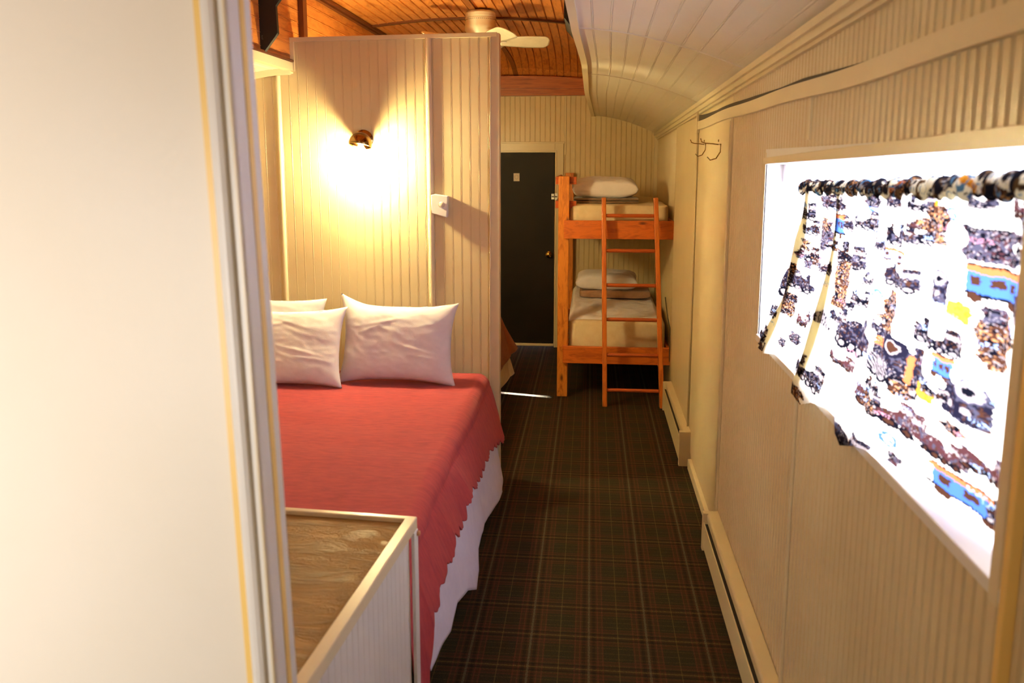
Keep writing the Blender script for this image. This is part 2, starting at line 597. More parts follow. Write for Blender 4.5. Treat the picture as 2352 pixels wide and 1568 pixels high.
mb = MB()
yy = np.linspace(YB, 4.68, 60)
for a, b in zip(yy[:-1], yy[1:]):
    za, zb = 1.922 + rail_dz(a), 1.922 + rail_dz(b)
    h = .044
    mb.hexa([(XR - .018, a, za), (XR - .018, b, zb), (XR, b, zb), (XR, a, za), (XR - .018, a, za + h), (XR - .018, b, zb + h), (XR, b, zb + h), (XR, a, za + h)])
trim(mb, M_CREAM_TRIM)
mb = MB()                                   # dark strip laid along the gap that opens above the rail


def gap(y):
    return lerp_table([(1.70, 0), (2.1, .008), (2.4, .012), (2.56, .009), (2.7, .007), (3.1, .015), (3.5, .017), (4.0, .016), (4.66, .034)], y)


yy = np.linspace(1.70, 4.66, 50)
for a, b in zip(yy[:-1], yy[1:]):
    za, zb = 1.964 + rail_dz(a), 1.964 + rail_dz(b)
    mb.hexa([(XR - .012, a, za), (XR - .012, b, zb), (XR, b, zb), (XR, a, za), (XR - .012, a, za + gap(a) + .001), (XR - .012, b, zb + gap(b) + .001), (XR, b, zb + gap(b) + .001), (XR, a, za + gap(a) + .001)])
trim(mb, M_GAP)
trim(MB().box(XR - .022, XR, 4.665, 4.70, 1.90, 2.03), M_CREAM_TRIM, bevel=.002)
mb = MB()                                   # stepped moulding under the ceiling
yy = np.linspace(YB, YE, 30)
for (dx, z0, z1) in ((.026, -.040, -.004), (.038, -.018, .004), (.014, -.052, -.036)):
    for a, b in zip(yy[:-1], yy[1:]):
        za, zb = 2.085 + zslope(a), 2.085 + zslope(b)
        mb.hexa([(XR - dx, a, za + z0), (XR - dx, b, zb + z0), (XR, b, zb + z0), (XR, a, za + z0), (XR - dx, a, za + z1), (XR - dx, b, zb + z1), (XR, b, zb + z1), (XR, a, za + z1)])
trim(mb, M_CREAM_TRIM)
trim(MB().box(XR - .03, XR, YE - .03, YE, 0, 1.97), M_CREAM_TRIM)     # corner bead
struct(MB().box(XR - .022, XR, 3.60, 4.56, 0, .06), 'baseboard_right', M_CREAM_TRIM, bevel=.004)
# outside of the wall so no daylight leaks round
mb = MB()
mb.box(XR + .30, XR + .32, YB - .05, WY0 - .02, -.06, 2.45)
mb.box(XR + .30, XR + .32, WY1 + .02, YE + .1, -.06, 2.45)
mb.box(XR + .30, XR + .32, WY0 - .02, WY1 + .02, -.06, WZ0 - .01)
mb.box(XR + .30, XR + .32, WY0 - .02, WY1 + .02, WZ1 + .01, 2.45)
mb.box(XR, XR + .32, YB - .06, YB - .05, -.06, 2.45)
mb.box(XR, XR + .32, YE + .1, YE + .12, -.06, 2.45)
mb.box(XL - .1, XR + .32, YE + .10, YE + .12, .014, 2.9)
mb.box(XL - .1, DX0 - .02, YE + .0, YE + .10, -.01, .014)
mb.box(DX1 + .0, XR + .3, YE + .0, YE + .10, -.01, .014)
struct(mb, 'wall_outer', M_CREAM)

# left wall, end wall, wall behind the camera
mb = MB()
lw = lambda a, b, o: (XL + o, a, b)
HY0, HY1 = 6.345, 6.390                      # the crack the low sun comes through
bead(mb, lw, YB, HY0, [0, 2.1]); bead(mb, lw, HY1, YE, [0, 2.1])
bead(mb, lw, HY0, HY1, [0, .117]); bead(mb, lw, HY0, HY1, [.137, 2.1])
for (a0, a1, b0, b1) in ((YB - .1, 6.36, -.1, 2.9), (6.44, YE + .15, -.1, 2.9), (6.36, 6.44, -.1, .11), (6.36, 6.44, .17, 2.9)):
    mb.box(XL - .17, XL - .15, a0, a1, b0, b1)
mb.box(XL - .16, XL, YB - .1, YB - .08, -.1, 2.9); mb.box(XL - .16, XL, YE + .10, YE + .12, -.1, 2.9); mb.box(XL - .17, XL, YB, YE, -.08, -.06)
struct(mb, 'wall_left', M_CREAM)
mb = MB()
bw = lambda a, b, o: (a, YE - o, b)
bead(mb, bw, XL, DX0, [0, 2.6], pitch=.046, depth=.0013)
bead(mb, bw, DX0, DX1, [DZ, 2.6], pitch=.046, depth=.0013)
bead(mb, bw, DX1, XR, [0, 2.6], pitch=.046, depth=.0013)
struct(mb, 'wall_back', M_CREAM)
mb = MB()
mb.add([(XL, YB, 0), (XR + .1, YB, 0), (XR + .1, YB, 2.8), (XL, YB, 2.8)], [(0, 1, 2, 3)])
struct(mb, 'wall_front', M_NEAR)
trim(MB().box(DX1 + .082, DX1 + .100, YE - .010, YE, 1.80, 2.33), M_CREAM_TRIM, bevel=.002)   # upright batten above the door corner

# --- partition behind the pillows
XPR = -0.485
PZ = 2.39
mb = MB()
pw = lambda a, b, o: (a, YP - o, b)
bead(mb, pw, XL, XCL + .01, [0, 2.20], pitch=.048, depth=.0011)
bead(mb, pw, XCL + .01, XPR - .01, [0, PZ - .01], pitch=.048, depth=.0011)
pb = lambda a, b, o: (a, YP + .05 + o, b)
bead(mb, pb, XL, XCL + .01, [0, 2.20], pitch=.048, depth=.0011)
bead(mb, pb, XCL + .01, XPR - .01, [0, PZ - .01], pitch=.048, depth=.0011)
struct(mb, 'wall_partition', M_CREAM)
mb = MB()
# cap and edge boards with a raised inner lip
mb.hexa([(XCL, YP - .012, PZ - .03), (XPR, YP - .012, PZ - .018), (XPR, YP + .06, PZ - .018), (XCL, YP + .06, PZ - .03),
         (XCL, YP - .012, PZ - .008), (XPR, YP - .012, PZ + .004), (XPR, YP + .06, PZ + .004), (XCL, YP + .06, PZ - .008)])
mb.hexa([(XPR - .045, YP - .008, 0), (XPR + .008, YP - .008, 0), (XPR + .008, YP + .058, 0), (XPR - .045, YP + .058, 0),
         (XPR - .032, YP - .008, PZ), (XPR + .012, YP - .008, PZ), (XPR + .012, YP + .058, PZ), (XPR - .032, YP + .058, PZ)])
mb.hexa([(XPR - .050, YP - .014, 0), (XPR - .044, YP - .014, 0), (XPR - .044, YP, 0), (XPR - .050, YP, 0),
         (XPR - .037, YP - .014, PZ - .02), (XPR - .031, YP - .014, PZ - .02), (XPR - .031, YP, PZ - .02), (XPR - .037, YP, PZ - .02)])
trim(mb, M_CREAM_TRIM, bevel=.0015)
mb = MB()
mb.box(XCL - .005, XCL + .022, YP - .010, YP + .055, 2.21, PZ - .01)
trim(mb, M_CREAM_TRIM, bevel=.002)
mb = MB()                                             # soffit moulding along the partition
for i in range(10):
    q = [ceil_l(.74 * t, 0, 0) for t in (i / 10, (i + 1) / 10)]
    (xa, _, za), (xb, _, zb) = q
    mb.hexa([(xa, YP - .016, za - .03), (xb, YP - .016, zb - .03), (xb, YP, zb - .03), (xa, YP, za - .03), (xa, YP - .03, za), (xb, YP - .03, zb), (xb, YP, zb), (xa, YP, za)])
trim(mb, M_CREAM_TRIM)
trim(MB().tube([(-.838, YP - .002, 0), (-.842, YP - .002, PZ - .02)], .018, 12), M_CREAM_TRIM, smooth=True, angle=40)
trim(MB().tube([(-1.655, YP - .002, 0), (-1.650, YP - .002, 2.19)], .014, 12), M_CREAM_TRIM, smooth=True, angle=40)

# --- bulkhead on the left beside the camera, with its door casing (leans a little)


def lean(x, z):
    return x - 0.024 * (z - 1.473)


def slab(mb, x0, x1, y0, y1, z0=0.0, z1=2.7):
    return mb.hexa([(lean(x0, z0), y0, z0), (lean(x1, z0), y0, z0), (lean(x1, z0), y1, z0), (lean(x0, z0), y1, z0),
                    (lean(x0, z1), y0, z1), (lean(x1, z1), y0, z1), (lean(x1, z1), y1, z1), (lean(x0, z1), y1, z1)])


struct(slab(MB(), XL, -.505, 1.135, 1.195), 'wall_bulkhead', M_NEAR)
mb = MB(); slab(mb, -.516, -.484, 1.118, 1.200); trim(mb, M_WHITE, bevel=.004)
mb = MB(); slab(mb, -.5195, -.500, 1.108, 1.140); slab(mb, -.515, -.503, 1.106, 1.112); trim(mb, M_WHITE, bevel=.004)
mb = MB(); slab(mb, -.4845, -.4828, 1.156, 1.172); trim(mb, M_YELLOW)          # yellow lines: warm lamp glow painted in
mb = MB(); slab(mb, -.4895, -.4865, 1.114, 1.122); trim(mb, M_CREAM_TRIM)
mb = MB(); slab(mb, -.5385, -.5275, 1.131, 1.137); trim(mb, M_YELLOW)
# corner strip on the right wall, opposite, coloured for the lamp's warm reflection
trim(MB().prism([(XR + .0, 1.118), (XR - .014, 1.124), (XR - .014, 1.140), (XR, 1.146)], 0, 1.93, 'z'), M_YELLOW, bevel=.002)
trim(MB().box(XR - .010, XR, 1.030, 1.040, 0, 1.92), M_CREAM_TRIM, bevel=.002)

# ------------------------------------------------------------------ window
win = empty('window_1', (XR, (WY0 + WY1) / 2, WZ0), kind='structure')
mb = MB()
X2 = XR + .30
t = .006
mb.box(XR - t, X2, WY1, WY1 + .012, WZ0 - .012, WZ1 + .012)
mb.box(XR - t, X2, WY0 - .012, WY0, WZ0 - .012, WZ1 + .012)
zt = lambda y: 1.769 - (y - WY0) * .019
mb.hexa([(XR - t, WY0, zt(WY0)), (X2, WY0, zt(WY0)), (X2, WY1, zt(WY1)), (XR - t, WY1, zt(WY1)), (XR - t, WY0, WZ1 + .012), (X2, WY0, WZ1 + .012), (X2, WY1, WZ1 + .012), (XR - t, WY1, WZ1 + .012)])
mb.build('reveal', M_WHITE, win)
mb = MB()
mb.hexa([(XR - .012, WY0 - .03, WZ0 - .024), (X2, WY0 - .0, WZ0 - .024), (X2, WY1 + .0, WZ0 - .024), (XR - .012, WY1 + .012, WZ0 - .024),
         (XR - .012, WY0 - .03, WZ0), (X2, WY0 - .0, WZ0), (X2, WY1, WZ0), (XR - .012, WY1 + .012, WZ0)])
mb.build('window_sill', M_WHITE, win, bevel=.003)
mb = MB()
mb.hexa([(XR - .013, WY0 - .03, zt(WY0)), (XR, WY0 - .03, zt(WY0)), (XR, WY1 + .01, zt(WY1)), (XR - .013, WY1 + .01, zt(WY1)),
         (XR - .013, WY0 - .03, zt(WY0) + .032), (XR, WY0 - .03, zt(WY0) + .032), (XR, WY1 + .01, zt(WY1) + .022), (XR - .013, WY1 + .01, zt(WY1) + .022)])
mb.box(XR - .013, XR, WY0 - .028, WY0, WZ0 - .03, WZ1 + .02)
mb.box(XR - .008, XR, WY1, WY1 + .012, WZ0 - .02, WZ1)
mb.build('window_casing', M_CREAM_TRIM, win, bevel=.002)
mb = MB()
for y0, y1, z0, z1 in ((WY0, WY1, WZ0, WZ0 + .03), (WY0, WY1, WZ1 - .04, WZ1), (WY0, WY0 + .03, WZ0, WZ1), (WY1 - .03, WY1, WZ0, WZ1)):
    mb.box(X2 - .06, X2 - .03, y0, y1, z0, z1)
mb.build('window_frame', M_WHITE, win)
g = NT('window_glass')
tr = g.node('ShaderNodeBsdfTransparent'); gl = g.node('ShaderNodeBsdfGlossy'); mx = g.node('ShaderNodeMixShader')
gl.inputs['Roughness'].default_value = .02; mx.inputs[0].default_value = .06
g.link(tr.outputs[0], mx.inputs[1]); g.link(gl.outputs[0], mx.inputs[2]); g.link(mx.outputs[0], g.out.inputs[0])
MB().box(X2 - .048, X2 - .044, WY0 + .03, WY1 - .03, WZ0 + .03, WZ1 - .03).build('pane', g.m, win)

# ------------------------------------------------------------------ curtain with a printed locomotive pattern
rng = random.Random(5)
NRM = np.random.RandomState(3)
CAM = np.array([0, 0, 1.75])


# printed motifs: centre (distance along the rod, height), size, kind
MOT = []


def mot(y, z, w, h, k, rot=0.0, c=0):
    MOT.append((y, z, w, h, k, rot, c))


for _m in (
    ('ring6', 1.965, 1.642, 0.049, 0.021), ('gold', 1.642, 1.662, 0.026, 0.025), ('ring', 1.569, 1.653, 0.034, 0.02), ('loco', 2.012, 1.61, 0.156, 0.039),
    ('loco', 1.819, 1.592, 0.097, 0.043), ('loco', 1.691, 1.607, 0.102, 0.04), ('brown', 1.607, 1.629, 0.065, 0.065), ('grey', 1.414, 1.61, 0.173, 0.051),
    ('loco', 1.307, 1.618, 0.049, 0.031), ('cab', 2.218, 1.581, 0.096, 0.053), ('loco', 2.09, 1.517, 0.187, 0.05), ('cab', 1.816, 1.548, 0.129, 0.024),
    ('loco', 1.765, 1.507, 0.153, 0.042), ('front', 1.588, 1.515, 0.09, 0.058), ('cabb', 1.388, 1.546, 0.149, 0.054), ('loco', 1.295, 1.523, 0.059, 0.047),
    ('brown', 2.119, 1.438, 0.134, 0.106), ('ring', 1.879, 1.451, 0.058, 0.025), ('ring', 1.348, 1.481, 0.038, 0.022), ('gold', 1.491, 1.485, 0.087, 0.029),
    ('brown', 1.787, 1.432, 0.084, 0.078), ('brown', 1.373, 1.465, 0.09, 0.072), ('loco', 1.563, 1.423, 0.193, 0.041), ('big', 1.71, 1.337, 0.234, 0.086),
    ('cab', 1.528, 1.375, 0.064, 0.04), ('gold', 1.573, 1.315, 0.069, 0.024), ('front', 1.43, 1.338, 0.162, 0.069), ('wagon', 1.702, 1.244, 0.286, 0.049),
    ('cow', 2.244, 1.333, 0.118, 0.039), ('loco', 1.983, 1.346, 0.206, 0.078), ('loco', 2.207, 1.187, 0.259, 0.054), ('wagon', 1.997, 1.274, 0.168, 0.026),
    ('loco', 1.843, 1.662, 0.087, 0.024), ('loco', 1.702, 1.666, 0.092, 0.029), ('loco', 1.454, 1.682, 0.093, 0.022), ('wagon', 1.332, 1.682, 0.05, 0.04),
    ('loco', 2.255, 1.637, 0.148, 0.034), ('grey', 2.335, 1.551, 0.108, 0.061), ('loco', 2.527, 1.601, 0.125, 0.044), ('loco', 2.492, 1.554, 0.123, 0.038),
    ('loco', 2.486, 1.477, 0.144, 0.038), ('loco', 2.51, 1.39, 0.19, 0.049), ('brown', 2.583, 1.309, 0.135, 0.062), ('loco', 2.756, 1.366, 0.255, 0.096),
    ('loco', 2.826, 1.254, 0.216, 0.037), ('loco', 2.715, 1.47, 0.148, 0.047), ('loco', 2.698, 1.555, 0.119, 0.047), ('loco', 2.864, 1.168, 0.251, 0.05),
    ('loco', 2.307, 1.461, 0.124, 0.035), ('loco', 1.974, 1.429, 0.077, 0.034), ('gold', 1.244, 1.479, 0.01, 0.016), ('cab', 1.226, 1.469, 0.015, 0.016),
    ('loco', 1.496, 1.421, 0.061, 0.016), ('loco', 1.84, 1.134, 0.247, 0.044), ('ring', 1.657, 1.191, 0.058, 0.022), ('wagon', 1.469, 1.238, 0.136, 0.039),
    ('wagon', 1.347, 1.255, 0.122, 0.036), ('cabb', 1.377, 1.188, 0.209, 0.041), ('loco', 1.274, 1.195, 0.089, 0.038), ('front', 1.24, 1.352, 0.057, 0.066),
    ('loco', 1.243, 1.281, 0.039, 0.04), ('ring', 2.382, 1.1, 0.049, 0.019), ('brown', 2.275, 1.118, 0.2, 0.024),
):
    mot(_m[1], _m[2], _m[3] * 1.3, _m[4] * 1.25, _m[0], c=rng.random())
for _q in range(46):
    mot(rng.uniform(1.2, 2.9), rng.uniform(1.14, 1.66), rng.uniform(.06, .13), rng.uniform(.022, .04), rng.choice(['loco', 'loco', 'brown', 'grey', 'wagon']), c=rng.random())
for _q in range(80):      # small type and sprigs between the engines
    mot(rng.uniform(1.2, 2.8), rng.uniform(1.17, 1.64), rng.uniform(.05, .10), rng.uniform(.012, .02), 'type', c=rng.random())

HEM = [(3.0, .600, 1.155), (2.88, .598, 1.155), (2.78, .580, 1.128), (2.66, .579, 1.130), (2.56, .590, 1.152), (2.36, .597, 1.156), (2.28, .577, 1.108), (2.18, .575, 1.104), (2.08, .578, 1.140),
       (1.99, .584, 1.154), (1.93, .585, 1.190), (1.88, .578, 1.126), (1.84, .577, 1.112), (1.75, .580, 1.142), (1.68, .600, 1.154), (1.52, .620, 1.153), (1.30, .652, 1.153), (1.19, .665, 1.153)]
NU, NV = 640, 380


def pleat(s):
    """distance along the rod for the running length s (0..1), doubling back at two deep folds"""
    pts = [(0, 2.64), (.06, 2.50), (.10, 2.58), (.16, 2.44), (.30, 2.22), (.335, 2.265), (.37, 2.17), (1, 1.19)]
    return np.interp(s, [p[0] for p in pts], [p[1] for p in pts])


def layer(s):
    return np.interp(s, [0, .055, .07, .095, .11, .295, .31, .33, .345, 1], [0, 0, .006, .006, .012, .002, .006, .006, .010, 0])


s_ = np.linspace(0, 1, NU + 1)[None, :].repeat(NV + 1, 0)
t_ = np.linspace(0, 1, NV + 1)[:, None].repeat(NU + 1, 1)
yb = pleat(s_)
spread = np.clip((yb - 2.15) / .5, 0, 1)
yc = yb + spread * .24 * t_ ** 1.2
hx = np.interp(yc, [h[0] for h in HEM][::-1], [h[1] for h in HEM][::-1])
hz = np.interp(yc, [h[0] for h in HEM][::-1], [h[2] for h in HEM][::-1])
ztop = np.interp(yb, [1.345, 2.63], [1.700, 1.655])
hz = np.maximum(hz, 1.10)
zc = ztop + (hz - ztop) * t_
env = np.sin(np.pi * np.clip(t_, 0, 1)) * .6 + (1 - t_) * .55 + .15
fold = (.0050 * np.sin(yc * 42 + 1.5 * np.sin(t_ * 2.2)) + .0040 * np.sin(yc * 23 + 2) + .002 * np.sin(yc * 97 + 3 * t_)) * env
xc = .660 + (hx - .660) * (t_ ** 2.4) + fold - layer(s_)
over = np.clip((t_ - .93) / .07, 0, 1)


def vnoise(shape_y, shape_z, seed, fy, fz):
    r = np.random.RandomState(seed).rand(256, 256)
    a = shape_y * fy; b = shape_z * fz
    i = np.floor(a).astype(int); j = np.floor(b).astype(int); u = a - i; v = b - j
    u = u * u * (3 - 2 * u); v = v * v * (3 - 2 * v)
    g = lambda ii, jj: r[ii % 256, jj % 256]
    return (g(i, j) * (1 - u) * (1 - v) + g(i + 1, j) * u * (1 - v) + g(i, j + 1) * (1 - u) * v + g(i + 1, j + 1) * u * v)


def paint_print(yy, zz):
    """colour of the printed cloth at each point"""
    n1 = vnoise(yy, zz, 1, 90, 220); n2 = vnoise(yy, zz, 2, 260, 600); n3 = vnoise(yy, zz, 3, 40, 90); n4 = vnoise(yy, zz, 9, 150, 330)
    rgb = np.zeros(yy.shape + (3,))
    rgb[:] = (.80, .76, .52)
    wy = (n1 - .5) * .010 + (n2 - .5) * .006; wz = (n3 - .5) * .004 + (n2 - .5) * .003

    def put(m, c):
        rgb[m] = c

    black, dk, brown, red, grey, blue, orange, gold, lt = (.004, .004, .006), (.009, .008, .013), (.045, .018, .008), (.055, .020, .017), (.050, .048, .055), (.045, .12, .33), (.40, .12, .03), (.55, .24, .02), (.30, .26, .20)
    for (y, z, w, h, k, rot, c) in MOT:
        a = -(yy + wy - y) / (w / 2); b = (zz + wz - z) / (h / 2)
        near = (np.abs(a) < 1.3) & (np.abs(b) < 1.3)
        if not near.any(): continue
        if k in ('loco', 'big', 'wagon'):
            body = near & (np.abs(a) < .9) & (b > -.55) & (b < .25 + .35 * np.sin(a * 3 + c * 6))
            cabm = near & (a > .25) & (a < .85) & (b > -.4) & (b < .95) if c > .4 else near & (a < -.25) & (a > -.85) & (b > -.4) & (b < .95)
            stack = near & (np.abs(a - (-.5 if c > .4 else .5)) < .13) & (b > 0) & (b < .9)
            col = {'wagon': red}.get(k, dk if c < .6 else black)
            m = body | (stack if k != 'wagon' else cabm & (b < .5)) | cabm
            put(m, col)
            put(m & (n1 > .66), grey); put(m & (n4 < .28), brown); put(m & (n2 > .80) & (n3 > .5), lt)
            put(cabm & (np.abs(b - .45) < .16) & (n4 > .3), lt if k != 'big' else orange)
            for q in (-.65, -.25, .15, .55):
                r2 = (a - q) ** 2 + ((b + .7) * .8) ** 2
                put(near & (r2 < .045), black); put(near & (r2 < .012), lt if k != 'wagon' else brown)
            if k == 'big':
                r2 = (a + .15) ** 2 * 1.1 + (b - .55) ** 2
                put(near & (r2 < .16), dk); put(near & (r2 < .07), lt); put(near & (r2 < .045), brown)
                cw = near & (a < -.1) & (a > -.95) & (b < -.1) & (b > -.75)
                put(cw, black); put(cw & (np.sin((a * 1.4 + b) * 40) > .2), lt)
                put(near & (np.abs(a - .35) < .1) & (np.abs(b) < .5), orange)
        elif k == 'front':
            m = near & (np.abs(a) < .7) & (b > -.8) & (b < .5)
            put(m, dk); put(m & (n1 > .6), grey); put(m & (n4 < .25), brown)
            r2 = (a - .1) ** 2 + (b - .5) ** 2
            put(near & (r2 < .22), grey); put(near & (r2 < .15), lt); put(near & (r2 < .03), black)
            for q in (-.45, .1):
                put(near & ((a - q) ** 2 + (b + .3) ** 2 < .02), lt)
        elif k in ('brown', 'grey'):
            m = near & (np.abs(a) < .75 + .2 * np.sin(b * 5 + c * 9)) & (np.abs(b) < .9)
            put(m, brown if k == 'brown' else grey)
            put(m & (n1 > .55), black); put(m & (n4 > .7), (.35, .16, .05) if k == 'brown' else red); put(m & (n2 > .8), lt)
        elif k in ('cab', 'cabb'):
            m = near & (np.abs(a) < .8) & (b > -.5) & (b < .5)
            put(m, blue if k == 'cabb' or c > .5 else (.35, .42, .6))
            for q in (-.5, .05, .5):
                put(near & (np.abs(a - q) < .14) & (np.abs(b - .1) < .22), brown)
            put(near & (np.abs(a) < .95) & (b > .5) & (b < .82), orange if c < .7 or k == 'cabb' else red)
            put(near & (np.abs(a) < .9) & (b > .82) & (b < .93), black)
            put(near & (np.abs(a) < .95) & (b > -.66) & (b < -.5), black)
            for q in (-.5, .5):
                put(near & ((a - q) ** 2 + (b + .75) ** 2 < .05), brown)
        elif k in ('ring', 'ring6'):
            r = np.sqrt(a * a + b * b)
            put(near & (r < .95) & (r > .62), blue); put(near & (np.abs(b) < .12) & (r < .7), blue)
        elif k == 'gold':
            m = near & (np.abs(a) < .9) & (np.abs(b) < .85)
            put(m, gold); put(m & (n4 > .65), (.4, .15, .01))
        elif k == 'cow':
            m = near & (b < .8 - np.abs(a)) & (b > -.8)
            put(m, black); put(m & (np.sin(a * 26) > 0), lt)
        elif k == 'type':
            m = near & (np.abs(a) < .9) & (np.abs(b) < .5) & (n2 > .62)
            put(m, (.30, .42, .50) if c > .3 else (.45, .2, .2))
    return rgb


rgb = paint_print(yc, zc)
me = bpy.data.meshes.new('curtain_cloth')
V = np.stack([xc, yc, zc], -1).reshape(-1, 3)
idx = np.arange((NU + 1) * (NV + 1)).reshape(NV + 1, NU + 1)
F = np.stack([idx[:-1, :-1], idx[1:, :-1], idx[1:, 1:], idx[:-1, 1:]], -1).reshape(-1, 4)
cur = empty('printed_curtain', (.66, 1.9, 1.15), 'cream curtain printed with locomotives and cabooses, gathered on a rod in the bright window', 'curtain')
V = V - np.array([.66, 1.9, 1.15])
me.vertices.add(len(V)); me.vertices.foreach_set('co', V.astype(np.float32).ravel())
me.loops.add(F.size); me.loops.foreach_set('vertex_index', F.ravel().astype(np.int32))
me.polygons.add(len(F)); me.polygons.foreach_set('loop_start', (np.arange(len(F)) * 4).astype(np.int32))
me.polygons.foreach_set('use_smooth', np.ones(len(F), bool))
me.update(calc_edges=True)
at = me.color_attributes.new('print', 'FLOAT_COLOR', 'POINT')
at.data.foreach_set('color', np.concatenate([rgb, np.ones(rgb.shape[:2] + (1,))], -1).astype(np.float32).ravel())
n = NT('printed_cotton')
an = n.node('ShaderNodeAttribute', attribute_name='print')
df = n.node('ShaderNodeBsdfDiffuse'); tl = n.node('ShaderNodeBsdfTranslucent'); ms = n.node('ShaderNodeMixShader')
ms.inputs[0].default_value = 0.33
n.link(an.outputs['Color'], df.inputs[0]); n.link(an.outputs['Color'], tl.inputs[0])
n.link(df.outputs[0], ms.inputs[1]); n.link(tl.outputs[0], ms.inputs[2]); n.link(ms.outputs[0], n.out.inputs[0])
M_PRINT = n.m
me.materials.append(M_PRINT)
o = bpy.data.objects.new('cloth', me); COL.objects.link(o); o.parent = cur


def rod_z(y):
    return np.interp(y, [1.15, 1.345, 2.0, 2.63, 2.95], [1.718, 1.712, 1.683, 1.668, 1.682])


# ruffled pocket round the rod
NA, NB = 40, 700
A, B = np.meshgrid(np.linspace(0, 2 * np.pi, NA + 1), np.linspace(1.185, 2.635, NB + 1), indexing='ij')
ruf = np.sin(B * 130 + 1.2 * np.sin(B * 31) + .6 * np.sin(A)) * .0035 + np.sin(B * 61 + A) * .003
rad = .0195 + ruf + .004 * np.clip((1.9 - B), 0, 1)
PX = .660 + np.cos(A) * rad * .85
PZ_ = rod_z(B) + np.sin(A) * rad
cc = paint_print(B * 1.0 + .03 * np.sin(A), 1.32 + .10 * np.sin(B * 9) + .035 * A)
dark = vnoise(B, A * .02, 21, 75, 60)
cc[dark > .64] = (.012, .012, .016)
cc[(dark > .28) & (dark < .34)] = (.07, .17, .26)
cc[(dark > .57) & (dark <= .64)] = (.09, .05, .02)
me = bpy.data.meshes.new('rod_pocket')
V = np.stack([PX, B, PZ_], -1).reshape(-1, 3) - np.array([.66, 1.9, 1.15])
idx = np.arange((NA + 1) * (NB + 1)).reshape(NA + 1, NB + 1)
F = np.stack([idx[:-1, :-1], idx[1:, :-1], idx[1:, 1:], idx[:-1, 1:]], -1).reshape(-1, 4)
me.from_pydata([tuple(v) for v in V], [], [tuple(f) for f in F])
for p in me.polygons: p.use_smooth = True
at = me.color_attributes.new('print', 'FLOAT_COLOR', 'POINT')
at.data.foreach_set('color', np.concatenate([cc, np.ones(cc.shape[:2] + (1,))], -1).astype(np.float32).ravel())
me.materials.append(M_PRINT)
o = bpy.data.objects.new('rod_pocket', me); COL.objects.link(o); o.parent = cur

rodt = MB().tube([(.66, y, float(rod_z(y))) for y in (1.176, 1.345, 1.7, 2.0, 2.4, 2.63, 2.80, 2.884)], .005, 10)
tag(rodt.build('curtain_rod', M_ROD, smooth=True), 'thin white rod carrying the printed curtain, bare at its far end', 'curtain rod')
tag(MB().box(.650, .700, 2.835, 2.884, 1.672, 1.744).build('rod_bracket', M_ROD, bevel=.003), 'small white wood block holding the far end of the curtain rod', 'bracket')

# ------------------------------------------------------------------ electric baseboard heaters


def heater(y0, y1, z0, ztop, depth, label, slot_from=0.0):
    e = empty('electric_heater', (XR - depth / 2, (y0 + y1) / 2, 0), label, 'heater', 'baseboard heaters under the window wall')
    xw = XR - .003; xf = XR - depth
    mb = MB().prism([(xw, z0 + .01), (xf + .020, z0 + .01), (xf + .020, ztop - .03), (xf + .016, ztop - .028), (xf + .016, ztop - .008), (xf + .022, ztop), (xw, ztop + .004)], y0, y1, 'y')
    mb.build('casing', M_HEATER, e, bevel=.0015)
    MB().box(xf, xf + .005, y0 + .03, y1 - .03, z0 + .025, ztop - .040).build('front_panel', M_HEATER, e, bevel=.0015)
    MB().box(xf + .005, xf + .020, y0 + .028, y1 - .028, z0 + .03, ztop - .050).build('outlet_slot', M_DARK, e)
    MB().box(xf - .002, xw, y0 - .004, y0 + .028, z0, ztop + .001).build('end_cap', M_HEATER, e, bevel=.002)
    MB().box(xf - .002, xw, y1 - .028, y1 + .004, z0, ztop + .001).build('end_cap', M_HEATER, e, bevel=.002)
    return e


heater(1.28, 3.58, 0.0, .178, .070, 'long cream electric baseboard heater below the curtained window')
heater(4.60, 5.70, .0, .205, .066, 'shorter cream electric baseboard heater ending beside the ladder foot')

# ------------------------------------------------------------------ cabinet with laminate top at lower left
CZ = .80
cab = empty('low_cabinet', (-.80, 1.65, 0), 'low white beadboard cabinet with brown embossed top at the foot of the red bed', 'cabinet')
c00 = (-.5165, 1.235); c01 = (-.457, 2.057); c11 = (-1.25, 2.110); c10 = (-1.30, 1.235)


def quadbox(mb, pts, z0, z1):
    return mb.hexa([(x, y, z0) for x, y in pts] + [(x, y, z1) for x, y in pts])


mb = MB()
sx, sy = (c01[0] - c00[0]), (c01[1] - c00[1]); L = math.hypot(sx, sy); ux, uy = sx / L, sy / L
nx, ny = uy, -ux
bead(mb, lambda a, b, o: (c00[0] + ux * a - nx * .012 + nx * o, c00[1] + uy * a - ny * .012 + ny * o, b), 0, L - .028, [0, CZ - .03], pitch=.034, depth=.0007)
mb.build('side_panel', M_WHITE, cab)
quadbox(MB(), [(c10[0], 1.235), (c00[0] - .03, 1.235), (c01[0] - .03, c01[1] - .03), (c11[0], c11[1] - .03)], 0, CZ - .022).build('carcass', M_WHITE, cab)
mb = MB()
P = lambda a, w: (c00[0] + ux * a - nx * w, c00[1] + uy * a - ny * w)
quadbox(mb, [P(0, .026), P(0, -.004), P(L, -.004), P(L - .02, .026)], CZ - .034, CZ)
bx, by = c11[0] - c01[0], c11[1] - c01[1]; LB = math.hypot(bx, by); vx, vy = bx / LB, by / LB
quadbox(mb, [(c01[0] - .01, c01[1] - .020), (c01[0] + .004, c01[1]), (c11[0], c11[1]), (c11[0], c11[1] - .020)], CZ - .034, CZ)
mb.build('top_rim', M_CREAM_TRIM, cab, bevel=.003)
quadbox(MB(), [(c10[0], 1.236), P(0.001, .026), P(L - .02, .026), (c11[0], c11[1] - .018)], CZ - .03, CZ - .012).build('laminate_top', M_SLATE, cab)
